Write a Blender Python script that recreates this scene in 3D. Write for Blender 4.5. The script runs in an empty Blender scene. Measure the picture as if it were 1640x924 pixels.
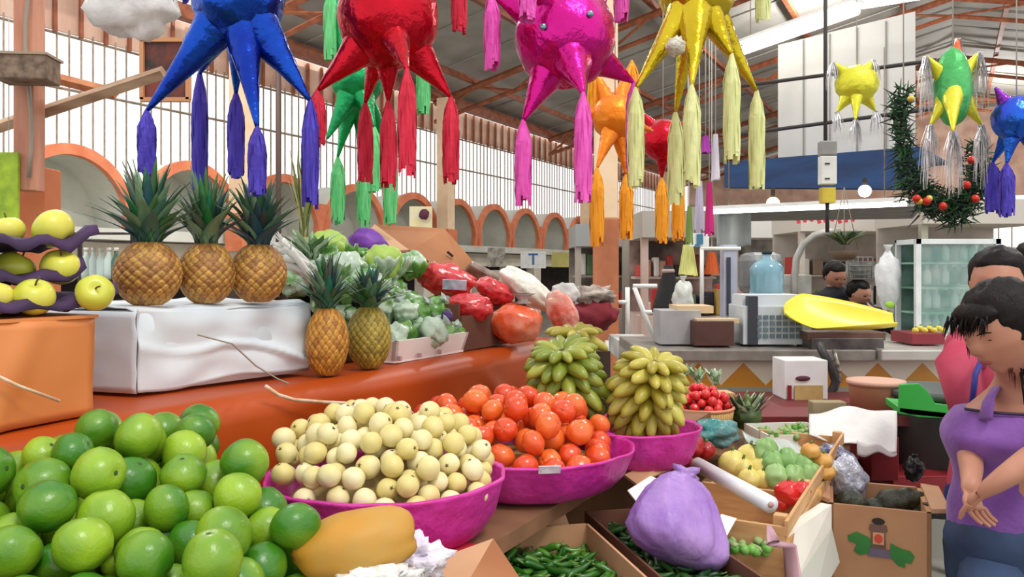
import bpy, math, random
import numpy as np
from mathutils import Vector, Matrix, Euler, noise as mnoise
rnd = random.Random(7)
S = bpy.context.scene
C = S.collection
F, CX, HY, H = 1300.0, 820.0, 430.0, 1.55   # focal length in pixels, centre column, horizon row, eye height

# ---------------- camera, world, sun, exposure ----------------
cam_data = bpy.data.cameras.new('camera'); cam = bpy.data.objects.new('camera', cam_data); C.objects.link(cam)
cam.location = (0, 0, H); cam.rotation_euler = (math.pi/2, 0, 0)
cam_data.sensor_width = 36; cam_data.lens = 36*F/1640; cam_data.shift_y = (HY-462)/1640
cam_data.clip_start = .05; cam_data.clip_end = 400
S.camera = cam
world = bpy.data.worlds.new('world'); S.world = world; world.use_nodes = True
bg = world.node_tree.nodes['Background']; bg.inputs[0].default_value = (1.0, .985, .96, 1); bg.inputs[1].default_value = 1.28
sun_data = bpy.data.lights.new('sun', 'SUN'); sun_data.energy = 1.5; sun_data.angle = math.radians(16); sun_data.color = (1, .97, .92)
sun = bpy.data.objects.new('sun', sun_data); C.objects.link(sun)
sun.rotation_euler = Vector((-.38, .5, -1)).to_track_quat('-Z', 'Y').to_euler()
S.view_settings.view_transform = 'Standard'; S.view_settings.look = 'None'; S.view_settings.exposure = 0.0; S.view_settings.gamma = 1
S.view_settings.use_curve_mapping = False
for k_, (lx, ly, lz, le) in enumerate(((-4, 9, 6.8, 420), (4, 11, 7.6, 420), (10, 12, 6.8, 420), (-2, 17, 7.6, 520), (8, 20, 7.6, 620), (17, 20, 6.4, 520), (6, 30, 7.2, 800), (18, 31, 6.6, 800))):   # added point lights without fixtures, put in to brighten the hall
    ld = bpy.data.lights.new('hall_fill_light', 'POINT'); ld.energy = le; ld.shadow_soft_size = .15; ld.color = (1, .98, .95); lo_ = bpy.data.objects.new('hall_fill_light', ld); C.objects.link(lo_); lo_.location = (lx, ly, lz)
S.cycles.max_bounces = 6; S.cycles.transparent_max_bounces = 12
S.cycles.sample_clamp_indirect = 6

# ---------------- frames of reference ----------------
UX, UY = .474, .8805
P0 = (-.75, 1.6)
def L(u, v, z): return Vector((P0[0]+UX*u+UY*v, P0[1]+UY*u-UX*v, z))       # along the stall, across the stall, up
def W(px, py, d): return Vector(((px-CX)/F*d, d, H-(py-HY)/F*d))
def G(px, py, z): d = (H-z)*F/(py-HY); return Vector(((px-CX)/F*d, d, z))
def PX(p): return (CX+F*p[0]/p[1], HY+(H-p[2])*F/p[1])
YAW = -math.atan2(UX, UY)      # turns +Y into the stall's long direction

# ---------------- materials ----------------
MATS = {}
def lin(c):
    return tuple(((x/255)/12.92 if x/255 <= .04045 else (((x/255)+.055)/1.055)**2.4) for x in c)
def mat(name, c1, c2=None, rough=.6, metal=0, scale=8, bump=0, bscale=None, rand=0, alpha=1, emit=0, coat=0, kind='noise', stretch=None, sheen=0, detail=4, sss=0, contrast=(.35, .65), spec=None):
    """c1, c2: sRGB 0-255 mixed by noise (object space); rand: per-object brightness/hue variation"""
    if name in MATS: return MATS[name]
    m = bpy.data.materials.new(name); m.use_nodes = True; nt = m.node_tree; N = nt.nodes; K = nt.links
    b = N['Principled BSDF']; b.inputs['Roughness'].default_value = rough; b.inputs['Metallic'].default_value = metal
    a = lin(c1)+(1,); z = (lin(c2) if c2 else lin(c1))+(1,)
    tc = N.new('ShaderNodeTexCoord'); vec = tc.outputs['Object']
    if stretch:
        mp = N.new('ShaderNodeMapping'); mp.inputs['Scale'].default_value = stretch; K.new(vec, mp.inputs[0]); vec = mp.outputs[0]
    if kind == 'noise':
        t = N.new('ShaderNodeTexNoise'); t.inputs['Scale'].default_value = scale; t.inputs['Detail'].default_value = detail; fac = t.outputs[0]; K.new(vec, t.inputs['Vector'])
    elif kind == 'voronoi':
        t = N.new('ShaderNodeTexVoronoi'); t.inputs['Scale'].default_value = scale; fac = t.outputs['Distance']; K.new(vec, t.inputs['Vector'])
    elif kind == 'cells':
        t = N.new('ShaderNodeTexVoronoi'); t.inputs['Scale'].default_value = scale; fac = t.outputs['Color']; K.new(vec, t.inputs['Vector'])
    elif kind == 'wave':
        t = N.new('ShaderNodeTexWave'); t.inputs['Scale'].default_value = scale; t.inputs['Distortion'].default_value = 1.5; fac = t.outputs['Fac']; K.new(vec, t.inputs['Vector'])
    ramp = N.new('ShaderNodeValToRGB'); ramp.color_ramp.elements[0].color = a; ramp.color_ramp.elements[1].color = z
    ramp.color_ramp.elements[0].position, ramp.color_ramp.elements[1].position = contrast
    if rand:
        oi = N.new('ShaderNodeObjectInfo'); ma = N.new('ShaderNodeMath'); ma.operation = 'MULTIPLY_ADD'
        K.new(oi.outputs['Random'], ma.inputs[0]); ma.inputs[1].default_value = rand; ma.inputs[2].default_value = -rand/2
        ad = N.new('ShaderNodeMath'); ad.operation = 'ADD'; K.new(fac, ad.inputs[0]); K.new(ma.outputs[0], ad.inputs[1]); fac2 = ad.outputs[0]
    else: fac2 = fac
    K.new(fac2, ramp.inputs[0]); K.new(ramp.outputs[0], b.inputs['Base Color'])
    if bump:
        bp = N.new('ShaderNodeBump'); bp.inputs['Strength'].default_value = bump; bp.inputs['Distance'].default_value = .01
        t2 = N.new('ShaderNodeTexNoise'); t2.inputs['Scale'].default_value = bscale or scale*3; t2.inputs['Detail'].default_value = 3; K.new(vec, t2.inputs['Vector'])
        K.new(t2.outputs[0], bp.inputs['Height']); K.new(bp.outputs[0], b.inputs['Normal'])
    if alpha < 1: b.inputs['Alpha'].default_value = alpha
    if emit: b.inputs['Emission Color'].default_value = a; b.inputs['Emission Strength'].default_value = emit
    if coat: b.inputs['Coat Weight'].default_value = coat; b.inputs['Coat Roughness'].default_value = .15
    if sheen: b.inputs['Sheen Weight'].default_value = sheen
    if sss: b.inputs['Subsurface Weight'].default_value = sss; b.inputs['Subsurface Scale'].default_value = .01
    if spec is not None: b.inputs['Specular IOR Level'].default_value = spec
    MATS[name] = m; return m
def mat_vcol(name, rough=.6, bump=0, bscale=80, coat=0, spec=None):
    if name in MATS: return MATS[name]
    m = bpy.data.materials.new(name); m.use_nodes = True; nt = m.node_tree; b = nt.nodes['Principled BSDF']; b.inputs['Roughness'].default_value = rough
    at = nt.nodes.new('ShaderNodeAttribute'); at.attribute_name = 'Col'; nt.links.new(at.outputs['Color'], b.inputs['Base Color'])
    if spec is not None: b.inputs['Specular IOR Level'].default_value = spec
    if coat: b.inputs['Coat Weight'].default_value = coat
    if bump:
        tc = nt.nodes.new('ShaderNodeTexCoord'); t = nt.nodes.new('ShaderNodeTexNoise'); t.inputs['Scale'].default_value = bscale
        bp = nt.nodes.new('ShaderNodeBump'); bp.inputs['Strength'].default_value = bump; bp.inputs['Distance'].default_value = .005
        nt.links.new(tc.outputs['Object'], t.inputs[0]); nt.links.new(t.outputs[0], bp.inputs['Height']); nt.links.new(bp.outputs[0], b.inputs['Normal'])
    MATS[name] = m; return m

# ---------------- mesh helpers ----------------
class MB:
    def __init__(s): s.v = []; s.f = []; s.c = []; s.col = None
    def add(s, vs, fs):
        n = len(s.v); s.v += [Vector(p) for p in vs]; s.f += [tuple(i+n for i in f) for f in fs]
        s.c += [s.col or (1, 1, 1)]*len(vs); return s
    def box(s, c, size, rz=0, rx=0, ry=0):
        R = Euler((rx, ry, rz)).to_matrix(); c = Vector(c); hx, hy, hz = size[0]/2, size[1]/2, size[2]/2
        vs = [c+R@Vector((x*hx, y*hy, z*hz)) for x in (-1, 1) for y in (-1, 1) for z in (-1, 1)]
        return s.add(vs, [(0, 1, 3, 2), (4, 6, 7, 5), (0, 4, 5, 1), (2, 3, 7, 6), (0, 2, 6, 4), (1, 5, 7, 3)])
    def bbox(s, p, q):   # axis-aligned from corner to corner
        p, q = Vector(p), Vector(q); return s.box((p+q)/2, [abs(a) for a in (q-p)])
    def prism(s, pts, ext):   # polygon in 3D extruded by vector ext
        n = len(pts); a = [Vector(p) for p in pts]; b = [p+Vector(ext) for p in a]
        return s.add(a+b, [tuple(range(n))[::-1], tuple(range(n, 2*n))]+[(i, (i+1) % n, n+(i+1) % n, n+i) for i in range(n)])
    def tube(s, path, rad, n=8, cap=True, flat=1.0, up=None):
        path = [Vector(p) for p in path]; m = len(path)
        if not hasattr(rad, '__len__'): rad = [rad]*m
        t0 = (path[1]-path[0]).normalized(); ref = Vector(up) if up else (Vector((0, 0, 1)) if abs(t0.z) < .9 else Vector((1, 0, 0)))
        vs = []; nx = ref.cross(t0).normalized()
        for i, p in enumerate(path):
            t = (path[min(i+1, m-1)]-path[max(i-1, 0)]).normalized(); nx = (nx-t*nx.dot(t)).normalized(); ny = t.cross(nx)
            for k in range(n):
                a = 2*math.pi*k/n; vs.append(p+(nx*math.cos(a)+ny*math.sin(a)*flat)*rad[i])
        fs = [(i*n+k, i*n+(k+1) % n, (i+1)*n+(k+1) % n, (i+1)*n+k) for i in range(m-1) for k in range(n)]
        if cap: fs += [tuple(range(n))[::-1], tuple(range((m-1)*n, m*n))]
        return s.add(vs, fs)
    def lathe(s, prof, c=(0, 0, 0), n=24, sx=1, sy=1, wob=None):
        vs = []; fs = []; c = Vector(c); m = len(prof)
        for j, (r, z) in enumerate(prof):
            for k in range(n):
                a = 2*math.pi*k/n; q = r*(wob(a, z) if wob else 1); vs.append(c+Vector((q*math.cos(a)*sx, q*math.sin(a)*sy, z)))
        fs = [(j*n+k, j*n+(k+1) % n, (j+1)*n+(k+1) % n, (j+1)*n+k) for j in range(m-1) for k in range(n)]
        if prof[0][0] > 0: fs.append(tuple(range(n))[::-1])
        if prof[-1][0] > 0: fs.append(tuple(range((m-1)*n, m*n)))
        return s.add(vs, fs)
    def blob(s, c, r, n=20, m=12, amp=0, freq=3, seed=0, R=None, fn=None):
        """ellipsoid with noise; fn(direction)->radius multiplier"""
        c = Vector(c); r = r if hasattr(r, '__len__') else (r, r, r); vs = []
        for j in range(m+1):
            th = math.pi*j/m
            for k in range(n):
                a = 2*math.pi*k/n; d = Vector((math.sin(th)*math.cos(a), math.sin(th)*math.sin(a), math.cos(th)))
                q = 1+(amp*mnoise.noise(d*freq+Vector((seed*7.3, seed*3.1, seed))) if amp else 0)
                if fn: q *= fn(d)
                p = Vector((d.x*r[0], d.y*r[1], d.z*r[2]))*q
                vs.append(c+(R@p if R else p))
        fs = [(j*n+k, (j+1)*n+k, (j+1)*n+(k+1) % n, j*n+(k+1) % n) for j in range(m) for k in range(n)]
        return s.add(vs, fs)
    def loft(s, secs, n=30, q=4, wob=0, seed=0, cap=True):
        """elliptical sections (centre, rx, ry[, yaw]) joined smoothly"""
        P = [(Vector(a[0]), a[1], a[2], a[3] if len(a) > 3 else 0) for a in secs]; R_ = []
        def cr(a, b, c, d, t): return .5*((2*b)+(c-a)*t+(2*a-5*b+4*c-d)*t*t+(3*b-a-3*c+d)*t*t*t)
        for i in range(len(P)-1):
            a, b, c, d = P[max(i-1, 0)], P[i], P[i+1], P[min(i+2, len(P)-1)]
            for k in range(q+(1 if i == len(P)-2 else 0)): R_.append([cr(a[j], b[j], c[j], d[j], k/q) for j in range(4)])
        vs = []
        for (c, rx, ry, yw) in R_:
            for k in range(n):
                an = 2*math.pi*k/n; w = 1+wob*nz(math.cos(an)*2+seed, math.sin(an)*2, c.z*12); x, y = rx*w*math.cos(an), ry*w*math.sin(an); vs.append(c+Vector((x*math.cos(yw)-y*math.sin(yw), x*math.sin(yw)+y*math.cos(yw), 0)))
        m = len(R_); fs = [(i*n+k, i*n+(k+1) % n, (i+1)*n+(k+1) % n, (i+1)*n+k) for i in range(m-1) for k in range(n)]
        if cap: fs += [tuple(range(n))[::-1], tuple(range((m-1)*n, m*n))]
        return s.add(vs, fs)
    def sheet(s, fn, nu, nv, th=.004):
        """thin solid from a grid function fn(i/nu, j/nv)"""
        g = [[Vector(fn(i/nu, j/nv)) for j in range(nv+1)] for i in range(nu+1)]
        def nrm(i, j):
            a = g[min(i+1, nu)][j]-g[max(i-1, 0)][j]; b = g[i][min(j+1, nv)]-g[i][max(j-1, 0)]; return a.cross(b).normalized()
        top = [g[i][j] for i in range(nu+1) for j in range(nv+1)]; bot = [g[i][j]-nrm(i, j)*th for i in range(nu+1) for j in range(nv+1)]
        I = lambda i, j: i*(nv+1)+j; n = len(top)
        fs = [(I(i, j), I(i+1, j), I(i+1, j+1), I(i, j+1)) for i in range(nu) for j in range(nv)]
        fs += [tuple(x+n for x in f[::-1]) for f in fs]
        for i in range(nu): fs += [(I(i, 0), I(i, 0)+n, I(i+1, 0)+n, I(i+1, 0)), (I(i, nv), I(i+1, nv), I(i+1, nv)+n, I(i, nv)+n)]
        for j in range(nv): fs += [(I(0, j), I(0, j+1), I(0, j+1)+n, I(0, j)+n), (I(nu, j), I(nu, j)+n, I(nu, j+1)+n, I(nu, j+1))]
        return s.add(top+bot, fs)
    def build(s, name, m, parent=None, smooth=True, bevel=0, origin=None, sub=0, vcol=False):
        o0 = Vector(origin) if origin is not None else Vector((0, 0, 0))
        off = o0.copy(); q = parent
        while q is not None: off = off+Vector(q.location); q = q.parent
        me = bpy.data.meshes.new(name); me.from_pydata([tuple(p-off) for p in s.v], [], s.f); me.update()
        if vcol:
            at = me.color_attributes.new('Col', 'FLOAT_COLOR', 'POINT')
            at.data.foreach_set('color', [x for c in s.c for x in (*c, 1)])
        me.materials.append(m)
        if smooth: me.polygons.foreach_set('use_smooth', [True]*len(me.polygons))
        o = bpy.data.objects.new(name, me); C.objects.link(o); o.location = o0
        if parent is not None: o.parent = parent
        import bmesh
        bm = bmesh.new(); bm.from_mesh(me); bmesh.ops.remove_doubles(bm, verts=bm.verts, dist=1e-6); bmesh.ops.recalc_face_normals(bm, faces=bm.faces); bm.to_mesh(me); bm.free()
        if bevel:
            md = o.modifiers.new('b', 'BEVEL'); md.width = bevel; md.segments = 2; md.limit_method = 'ANGLE'; md.angle_limit = .6
        if sub: md = o.modifiers.new('s', 'SUBSURF'); md.levels = sub; md.render_levels = sub
        return o
def tag(o, label=None, cat=None, group=None, kind=None):
    if label: o['label'] = label
    if cat: o['category'] = cat
    if group: o['group'] = group
    if kind: o['kind'] = kind
    return o
def thing(name, loc, label, cat, group=None):
    o = bpy.data.objects.new(name, None); o.empty_display_size = .05; C.objects.link(o); o.location = loc; return tag(o, label, cat, group)
def struct(mb, name, m, **k): o = mb.build(name, m, **k); o['kind'] = 'structure'; return o
def kids(o, table): return table.get(o.name, [])
def dup(root, children, loc, rot=(0, 0, 0), scale=1, label=None, group=None):
    r = root.copy(); C.objects.link(r); r.location = loc; r.rotation_euler = rot
    r.scale = (scale,)*3 if not hasattr(scale, '__len__') else scale
    if label: r['label'] = label
    if group: r['group'] = group
    for c in children:
        d = c.copy(); C.objects.link(d); d.parent = r
    return r
def lerp(a, b, t): return a+(b-a)*t
def nz(x, y, z=0): return mnoise.noise(Vector((x, y, z)))
ORD = 'zeroth first second third fourth fifth sixth seventh eighth ninth tenth eleventh twelfth thirteenth fourteenth fifteenth sixteenth seventeenth eighteenth nineteenth twentieth'.split()
ORD += ['twenty-'+x for x in ORD[1:10]]+['thirtieth']+['thirty-'+x for x in ORD[1:10]]+['fortieth']
def label_heap(objs, radii, head, hidden, group, cat):
    """every piece of a heap that shows gets its own label by row and place, the buried ones share one"""
    P = []
    for o, r in zip(objs, radii):
        x, y = PX(o.location); P.append([o, x, y, r*F/o.location[1], (o.location-Vector((0, 0, H))).length])
    vis = []
    for a in P:
        samp = 0
        for k in range(13):
            ang = k*2.4; rr = a[3]*(.92*math.sqrt(k/13)); sx, sy = a[1]+rr*math.cos(ang), a[2]+rr*math.sin(ang)
            if not (0 < sx < 1640 and 0 < sy < 924): continue
            if any(b is not a and b[4] < a[4] and (sx-b[1])**2+(sy-b[2])**2 < b[3]**2 for b in P): continue
            samp += 1
        if samp >= 2: vis.append(a)
        else: tag(a[0], hidden, cat, group)
    if not vis: return
    vis.sort(key=lambda a: -a[2]); step = sum(a[3] for a in vis)/len(vis)*1.5; rows = []; y0 = vis[0][2]; cur = []
    for a in vis:
        if y0-a[2] > step: rows.append(cur); cur = []; y0 = a[2]
        cur.append(a)
    rows.append(cur)
    for i, row in enumerate(rows):
        row.sort(key=lambda a: a[1])
        for j, a in enumerate(row):
            tag(a[0], f"{head}, {ORD[i+1]} row from the bottom, {ORD[min(j+1, 40)]} from the left", cat, group)
def fill(rad, inside, hfun, ffun, bounds, seed, nmax=400, var=.06, cand=500, slack=.985):
    """drops balls one by one, each where it comes to rest lowest under the wanted heap surface"""
    rs = np.random.RandomState(seed); pts = np.zeros((0, 4)); (x0, x1), (y0, y1) = bounds
    while len(pts) < nmax:
        r = rad*(1+var*rs.randn()*.8); r = min(max(r, rad*(1-1.6*var)), rad*(1+1.6*var))
        X = rs.uniform(x0, x1, cand); Y = rs.uniform(y0, y1, cand); ok = inside(X, Y); X, Y = X[ok], Y[ok]
        if len(X) == 0: break
        Z = ffun(X, Y)+r
        if len(pts):
            dx = X[:, None]-pts[None, :, 0]; dy = Y[:, None]-pts[None, :, 1]; s2 = ((r+pts[None, :, 3])*slack)**2-dx*dx-dy*dy
            zz = np.where(s2 > 0, pts[None, :, 2]+np.sqrt(np.maximum(s2, 0)), -9); Z = np.maximum(Z, zz.max(1))
        g = Z+r-hfun(X, Y); i = int(np.argmin(g))
        if g[i] > .3*rad: break
        pts = np.vstack([pts, [X[i], Y[i], Z[i], r]])
    return pts
# =====================================================================  THE HALL
concrete = mat('concrete', (120, 116, 110), (150, 146, 138), .85, scale=3, bump=.2)
roofgrey = mat('roof_sheet', (152, 149, 141), (172, 168, 160), .7, scale=1.2)
rust = mat('brown_steel', (120, 66, 42), (160, 92, 60), .6, scale=5)
cream = mat('cream_wall', (214, 204, 186), (232, 224, 208), .8, scale=2)
tan = mat('tan_sheet', (190, 152, 132), (216, 184, 164), .8, scale=2, stretch=(1, 1, .1))
vaultgrey = mat('vault_grey', (196, 198, 188), (214, 214, 204), .85, scale=1.5, bump=.1)
orangepaint = mat('orange_paint', (212, 116, 78), (226, 138, 98), .7, scale=4)
creampaint = mat('cream_paint', (232, 200, 164), (240, 214, 180), .6, scale=4)
barmat = mat('bar_paint', (128, 112, 96), (156, 140, 122), .6, scale=10)
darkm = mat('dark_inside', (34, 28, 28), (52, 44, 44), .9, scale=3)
white = mat('white_paint', (225, 225, 222), (240, 240, 236), .5, scale=6)
WV = -10.64
m = MB(); m.prism([L(-8, 12, -.1), L(-8, -14, -.1), L(46, -14, -.1), L(46, 22, -.1), L(-8, 22, -.1)], (0, 0, .1)); struct(m, 'floor', concrete, smooth=False)
# roof sheets, underside seen
m = MB()
for (va, za, vb, zb) in ((WV-.6, 6.2, 1.5, 9.2), (1.5, 9.2, 20, 4.9)):
    m.prism([L(10, va, za), L(42, va, za), L(42, vb, zb), L(10, vb, zb)], (0, 0, .12))
    for k in range(16):   # sheet seams
        u = 10+2*k; m.prism([L(u, va, za-.01), L(u+.04, va, za-.01), L(u+.04, vb, zb-.01), L(u, vb, zb-.01)], (0, 0, -.03))
struct(m, 'ceiling', roofgrey, smooth=False)
n = 1; BW = .95
for (va, za, vb, zb, cnt) in ((WV, 6.2, 1.5, 9.2, 5), (1.5, 9.2, 20, 4.9, 7)):
    for k in range(cnt):
        t = (k+.5)/cnt; v, z = lerp(va, vb, t), lerp(za, zb, t)-.16
        m = MB(); m.prism([L(10, v-.06, z), L(42, v-.06, z), L(42, v+.06, z), L(10, v+.06, z)], (0, 0, .13)); struct(m, f'trim_{n}', rust, smooth=False); n += 1
for u in (10, 17, 24, 31, 38):   # roof trusses
    m = MB()
    for (va, za, vb, zb) in ((WV, 6.2, 1.5, 9.15), (1.5, 9.15, 20, 4.9)):
        m.tube([L(u, va, za-.25), L(u, vb, zb-.25)], .09, 4)
        m.tube([L(u, va, za-.75), L(u, vb, zb-.75)], .06, 4)
        for k in range(10):
            a, b_ = k/10, (k+1)/10
            m.tube([L(u, lerp(va, vb, a), lerp(za, zb, a)-(.25 if k % 2 else .75)), L(u, lerp(va, vb, b_), lerp(za, zb, b_)-(.75 if k % 2 else .25))], .035, 4)
    struct(m, f'trim_{n}', rust, smooth=False); n += 1
# eave beam
m = MB(); m.prism([L(2, WV-.1, 6.0), L(42, WV-.1, 6.0), L(42, WV+.15, 6.0), L(2, WV+.15, 6.0)], (0, 0, .25)); struct(m, f'trim_{n}', rust, smooth=False); n += 1
# left wall: shop fronts below the vaults, sheet band under the eave
m = MB()
m.prism([L(0, WV-BW-.05, 5.5), L(42, WV-BW-.05, 5.5), L(42, WV-BW-.05, 6.3), L(0, WV-BW-.05, 6.3)], (.05*UY, -.05*UX, 0))
struct(m, 'wall_left', tan, smooth=False)
m = MB()
for k in range(92):
    u = 0.2+k*.46
    m.prism([L(u, WV-BW+.05, 5.45), L(u+.06, WV-BW+.05, 5.45), L(u+.06, WV-BW+.05, 6.25), L(u, WV-BW+.05, 6.25)], (.05*UY, -.05*UX, 0))
struct(m, f'trim_{n}', rust, smooth=False); n += 1
# barred window bays
for b_ in range(9):
    ua, ub = b_*4.6-.5, b_*4.6+4.1
    m = MB(); u = ua+.1
    while u < ub:
        m.tube([L(u, WV-BW, 2.2), L(u, WV-BW, 5.55)], .017, 4); u += .215
    for z in (2.9, 4.55, 5.45): m.tube([L(ua, WV-BW, z), L(ub, WV-BW, z)], .024, 4)
    struct(m, f'window_{b_+1}', barmat, smooth=False)
# shop front wall under vaults
m = MB()
def wseg(m, ua, ub, za, zb, v0=-.35, th=.3): m.prism([L(ua, WV+v0, za), L(ub, WV+v0, za), L(ub, WV+v0, zb), L(ua, WV+v0, zb)], (-th*UY, th*UX, 0))
wseg(m, -1, 42, 1.62, 2.0)
for u in (-1, 3.4, 5.6, 10.3, 14.8, 17, 19.3, 21.7, 23.6, 27.6, 31.5, 36): wseg(m, u, u+.5, 0, 1.62)
wseg(m, 19.5, 21.9, 0, 1.5); wseg(m, 6, 9, 0, 1.0)
struct(m, 'wall_left_2', cream, smooth=False)
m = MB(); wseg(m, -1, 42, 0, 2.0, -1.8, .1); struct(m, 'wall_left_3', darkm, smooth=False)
m = MB(); m.prism([L(-1, WV-1.4, 2.02), L(42, WV-1.4, 2.02), L(42, WV+.15, 2.02), L(-1, WV+.15, 2.02)], (0, 0, .18)); struct(m, f'trim_{n}', vaultgrey, smooth=False); n += 1
# barrel vaults
us = [6.8, 9.1, 11.4, 13.7, 16, 18.1, 20.15, 22.2, 24.4, 26.6, 28.8, 31, 33.2]
wh = ['nearest, beside the brick-orange pillar', 'second from the pillar, behind the pineapple crowns', 'third from the pillar', 'fourth from the pillar', 'beside the small flower sign', 'just beyond the cream column',
      'second beyond the cream column', 'third beyond the cream column', 'fourth beyond the cream column', 'fifth beyond the cream column', 'sixth beyond the cream column', 'seventh beyond the cream column', 'eighth beyond the cream column']
for k, u0 in enumerate(us):
    r = 1.12 if k < 5 else 1.05; rz = 1.27
    t = thing('concrete_vault', L(u0, WV, 2.2), 'grey barrel niche with orange rim, '+wh[k], 'niche', 'barrel niches along the wall')
    def arc(rr, zz, v, q=20): return [L(u0-rr*math.cos(math.pi*i/q), WV+v, 2.2+zz*math.sin(math.pi*i/q)) for i in range(q+1)]
    for (ro, zo, ri, zi, va, vb, mt, nm) in ((r, rz-.02, r-.1, rz-.12, -.85, -.02, vaultgrey, 'shell'), (r+.03, rz+.02, r-.13, rz-.15, -.02, .1, orangepaint, 'rim')):
        mm = MB(); A, B_, A2, B2 = arc(ro, zo, va), arc(ri, zi, va), arc(ro, zo, vb), arc(ri, zi, vb); q = len(A)
        mm.add(A+B_+A2+B2, [f for i in range(q-1) for f in ((i, i+1, 2*q+i+1, 2*q+i), (q+i, 3*q+i, 3*q+i+1, q+i+1), (2*q+i, 2*q+i+1, 3*q+i+1, 3*q+i), (i, q+i, q+i+1, i+1))]+[(0, 2*q, 3*q, q), (q-1, 2*q-1, 4*q-1, 3*q-1)])
        mm.build(nm, mt, t, smooth=False)
    mm = MB(); mm.prism(arc(r-.1, rz-.12, -.85), (-.08*UY, .08*UX, 0)); mm.build('back_panel', vaultgrey, t, smooth=False)
    # spandrel leg between this vault and the next
    mm = MB(); w_ = .2
    mm.prism([L(u0+r-.2, WV-.02, 2.2), L(u0+r+.22, WV-.02, 2.2), L(u0+r+.16, WV-.02, 2.95), L(u0+r-.14, WV-.02, 2.95)], (.1*UY, -.1*UX, 0)); mm.build('pier', orangepaint, t, smooth=False)
# wall columns
for k, (u, mt) in enumerate(((16.85, creampaint), (26.2, creampaint), (35.4, creampaint), (9.9, creampaint))):
    t = tag(MB().box(L(u, WV+.45, 4.1), (.34, .34, 3.8), YAW).build('square_column', mt, smooth=False), ['tall cream column rising behind the red star tassels', 'cream column behind the magenta tassels', 'cream column far down the barred wall', 'cream column behind the blue star tassels'][k], 'column', kind='structure')
    MB().box(L(u, WV+.45, 2.22), (.44, .44, .7), YAW).build('orange_base', orangepaint, t, smooth=False)
# end wall and gable
m = MB()
def eseg(m, va, vb, za, zb, uu=41, th=.25): m.prism([L(uu, va, za), L(uu, vb, za), L(uu, vb, zb), L(uu, va, zb)], (th*UX, th*UY, 0))
eseg(m, WV, 22, 0, 2.5)
for v in (-10.6, -4, 1, 6, 11, 16, 21): eseg(m, v, v+.6, 2.5, 4.9)
struct(m, 'wall_back', cream, smooth=False)
m = MB(); m.prism([L(41, WV, 4.8), L(41, 21, 4.8), L(41, 1.5, 9.1), L(41, WV, 6.2)], (.1, .2, 0)); struct(m, 'wall_back_2', mat('gable_tan', (178, 140, 122), (206, 172, 152), .8, scale=1.5), smooth=False)
m = MB(); v = WV
while v < 21: m.tube([L(40.9, v, 2.5), L(40.9, v, 4.85)], .03, 4); v += .5
struct(m, 'window_10', barmat, smooth=False)

# near timber post with its brick-orange lower block
t = thing('timber_post', W(47, 430, 5.0), 'pinkish brown post at the edge with a wire basket tied on', 'post')
wood_p = mat('post_paint', (176, 116, 92), (205, 146, 118), .6, scale=12, stretch=(1, 1, .15))
MB().box(Vector((W(47, 430, 5).x, 5, 2.9)), (.125, .125, 1.75)).build('post', wood_p, t, smooth=False, bevel=.006)
MB().tube([Vector((W(44, 430, 4.9).x+.02*math.sin(k*.9), 4.91, 2.1+k*.16)) for k in range(12)], .012, 6).build('grey_cable', mat('old_cable', (150, 138, 124)), t)
MB().box(Vector((W(58, 430, 5.3).x, 5.3, 1.1)), (.22, .2, 2.2)).build('lower_block', mat('brick_orange', (190, 108, 66), (204, 122, 78), .8, scale=3), t, smooth=False, bevel=.01)
# a rusty tin tied on the post
t = thing('tin_box', W(40, 130, 4.85), 'dark rusty tin strapped around the post', 'tin')
m = MB(); c = W(43, 112, 4.8)
m.box(c, (.30, .2, .15), .1); m.build('body', mat('rusty_tin', (92, 76, 62), (140, 118, 100), .6, metal=.3, scale=20), t, smooth=False, bevel=.01)
MB().box(c+Vector((0, 0, .075)), (.32, .22, .015), .1).build('rim', mat('tin_rim', (160, 140, 120), metal=.3), t, smooth=False)
wood = mat('weathered_wood', (150, 118, 92), (196, 166, 138), .75, scale=10, stretch=(.3, 1, 1))
m = MB(); m.tube([W(-60, 222, 5.2), W(262, 116, 5.0)], .042, 4); tag(m.build('wooden_pole', wood, smooth=False), 'pale rough wooden beam slanting up past the post', 'beam')
m = MB(); m.tube([W(60, 118, 5.25), W(185, 150, 5.2)], .036, 4); tag(m.build('wooden_pole', mat('orange_wood', (170, 104, 66), (196, 132, 92), .7, scale=10), smooth=False), 'short orange brown beam crossing the pale beam', 'beam')
# picture frame
t = thing('picture_frame', W(258, 115, 6), 'dark framed picture hanging behind the blue star', 'picture')
c = W(265, 112, 6); m = MB()
for (a, b_) in (((-.17, 0), (.03, .44)), ((.17, 0), (.03, .44)), ((0, .22), (.36, .03)), ((0, -.22), (.36, .03))): m.box(c+Vector((a[0], 0, a[1])), (b_[0], .04, b_[1]))
m.build('frame', mat('frame_wood', (196, 140, 96)), t, smooth=False)
MB().box(c+Vector((0, .01, 0)), (.32, .01, .42)).build('print', mat('dark_print', (26, 32, 30), (120, 50, 40), .4, scale=6), t, smooth=False)
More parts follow.
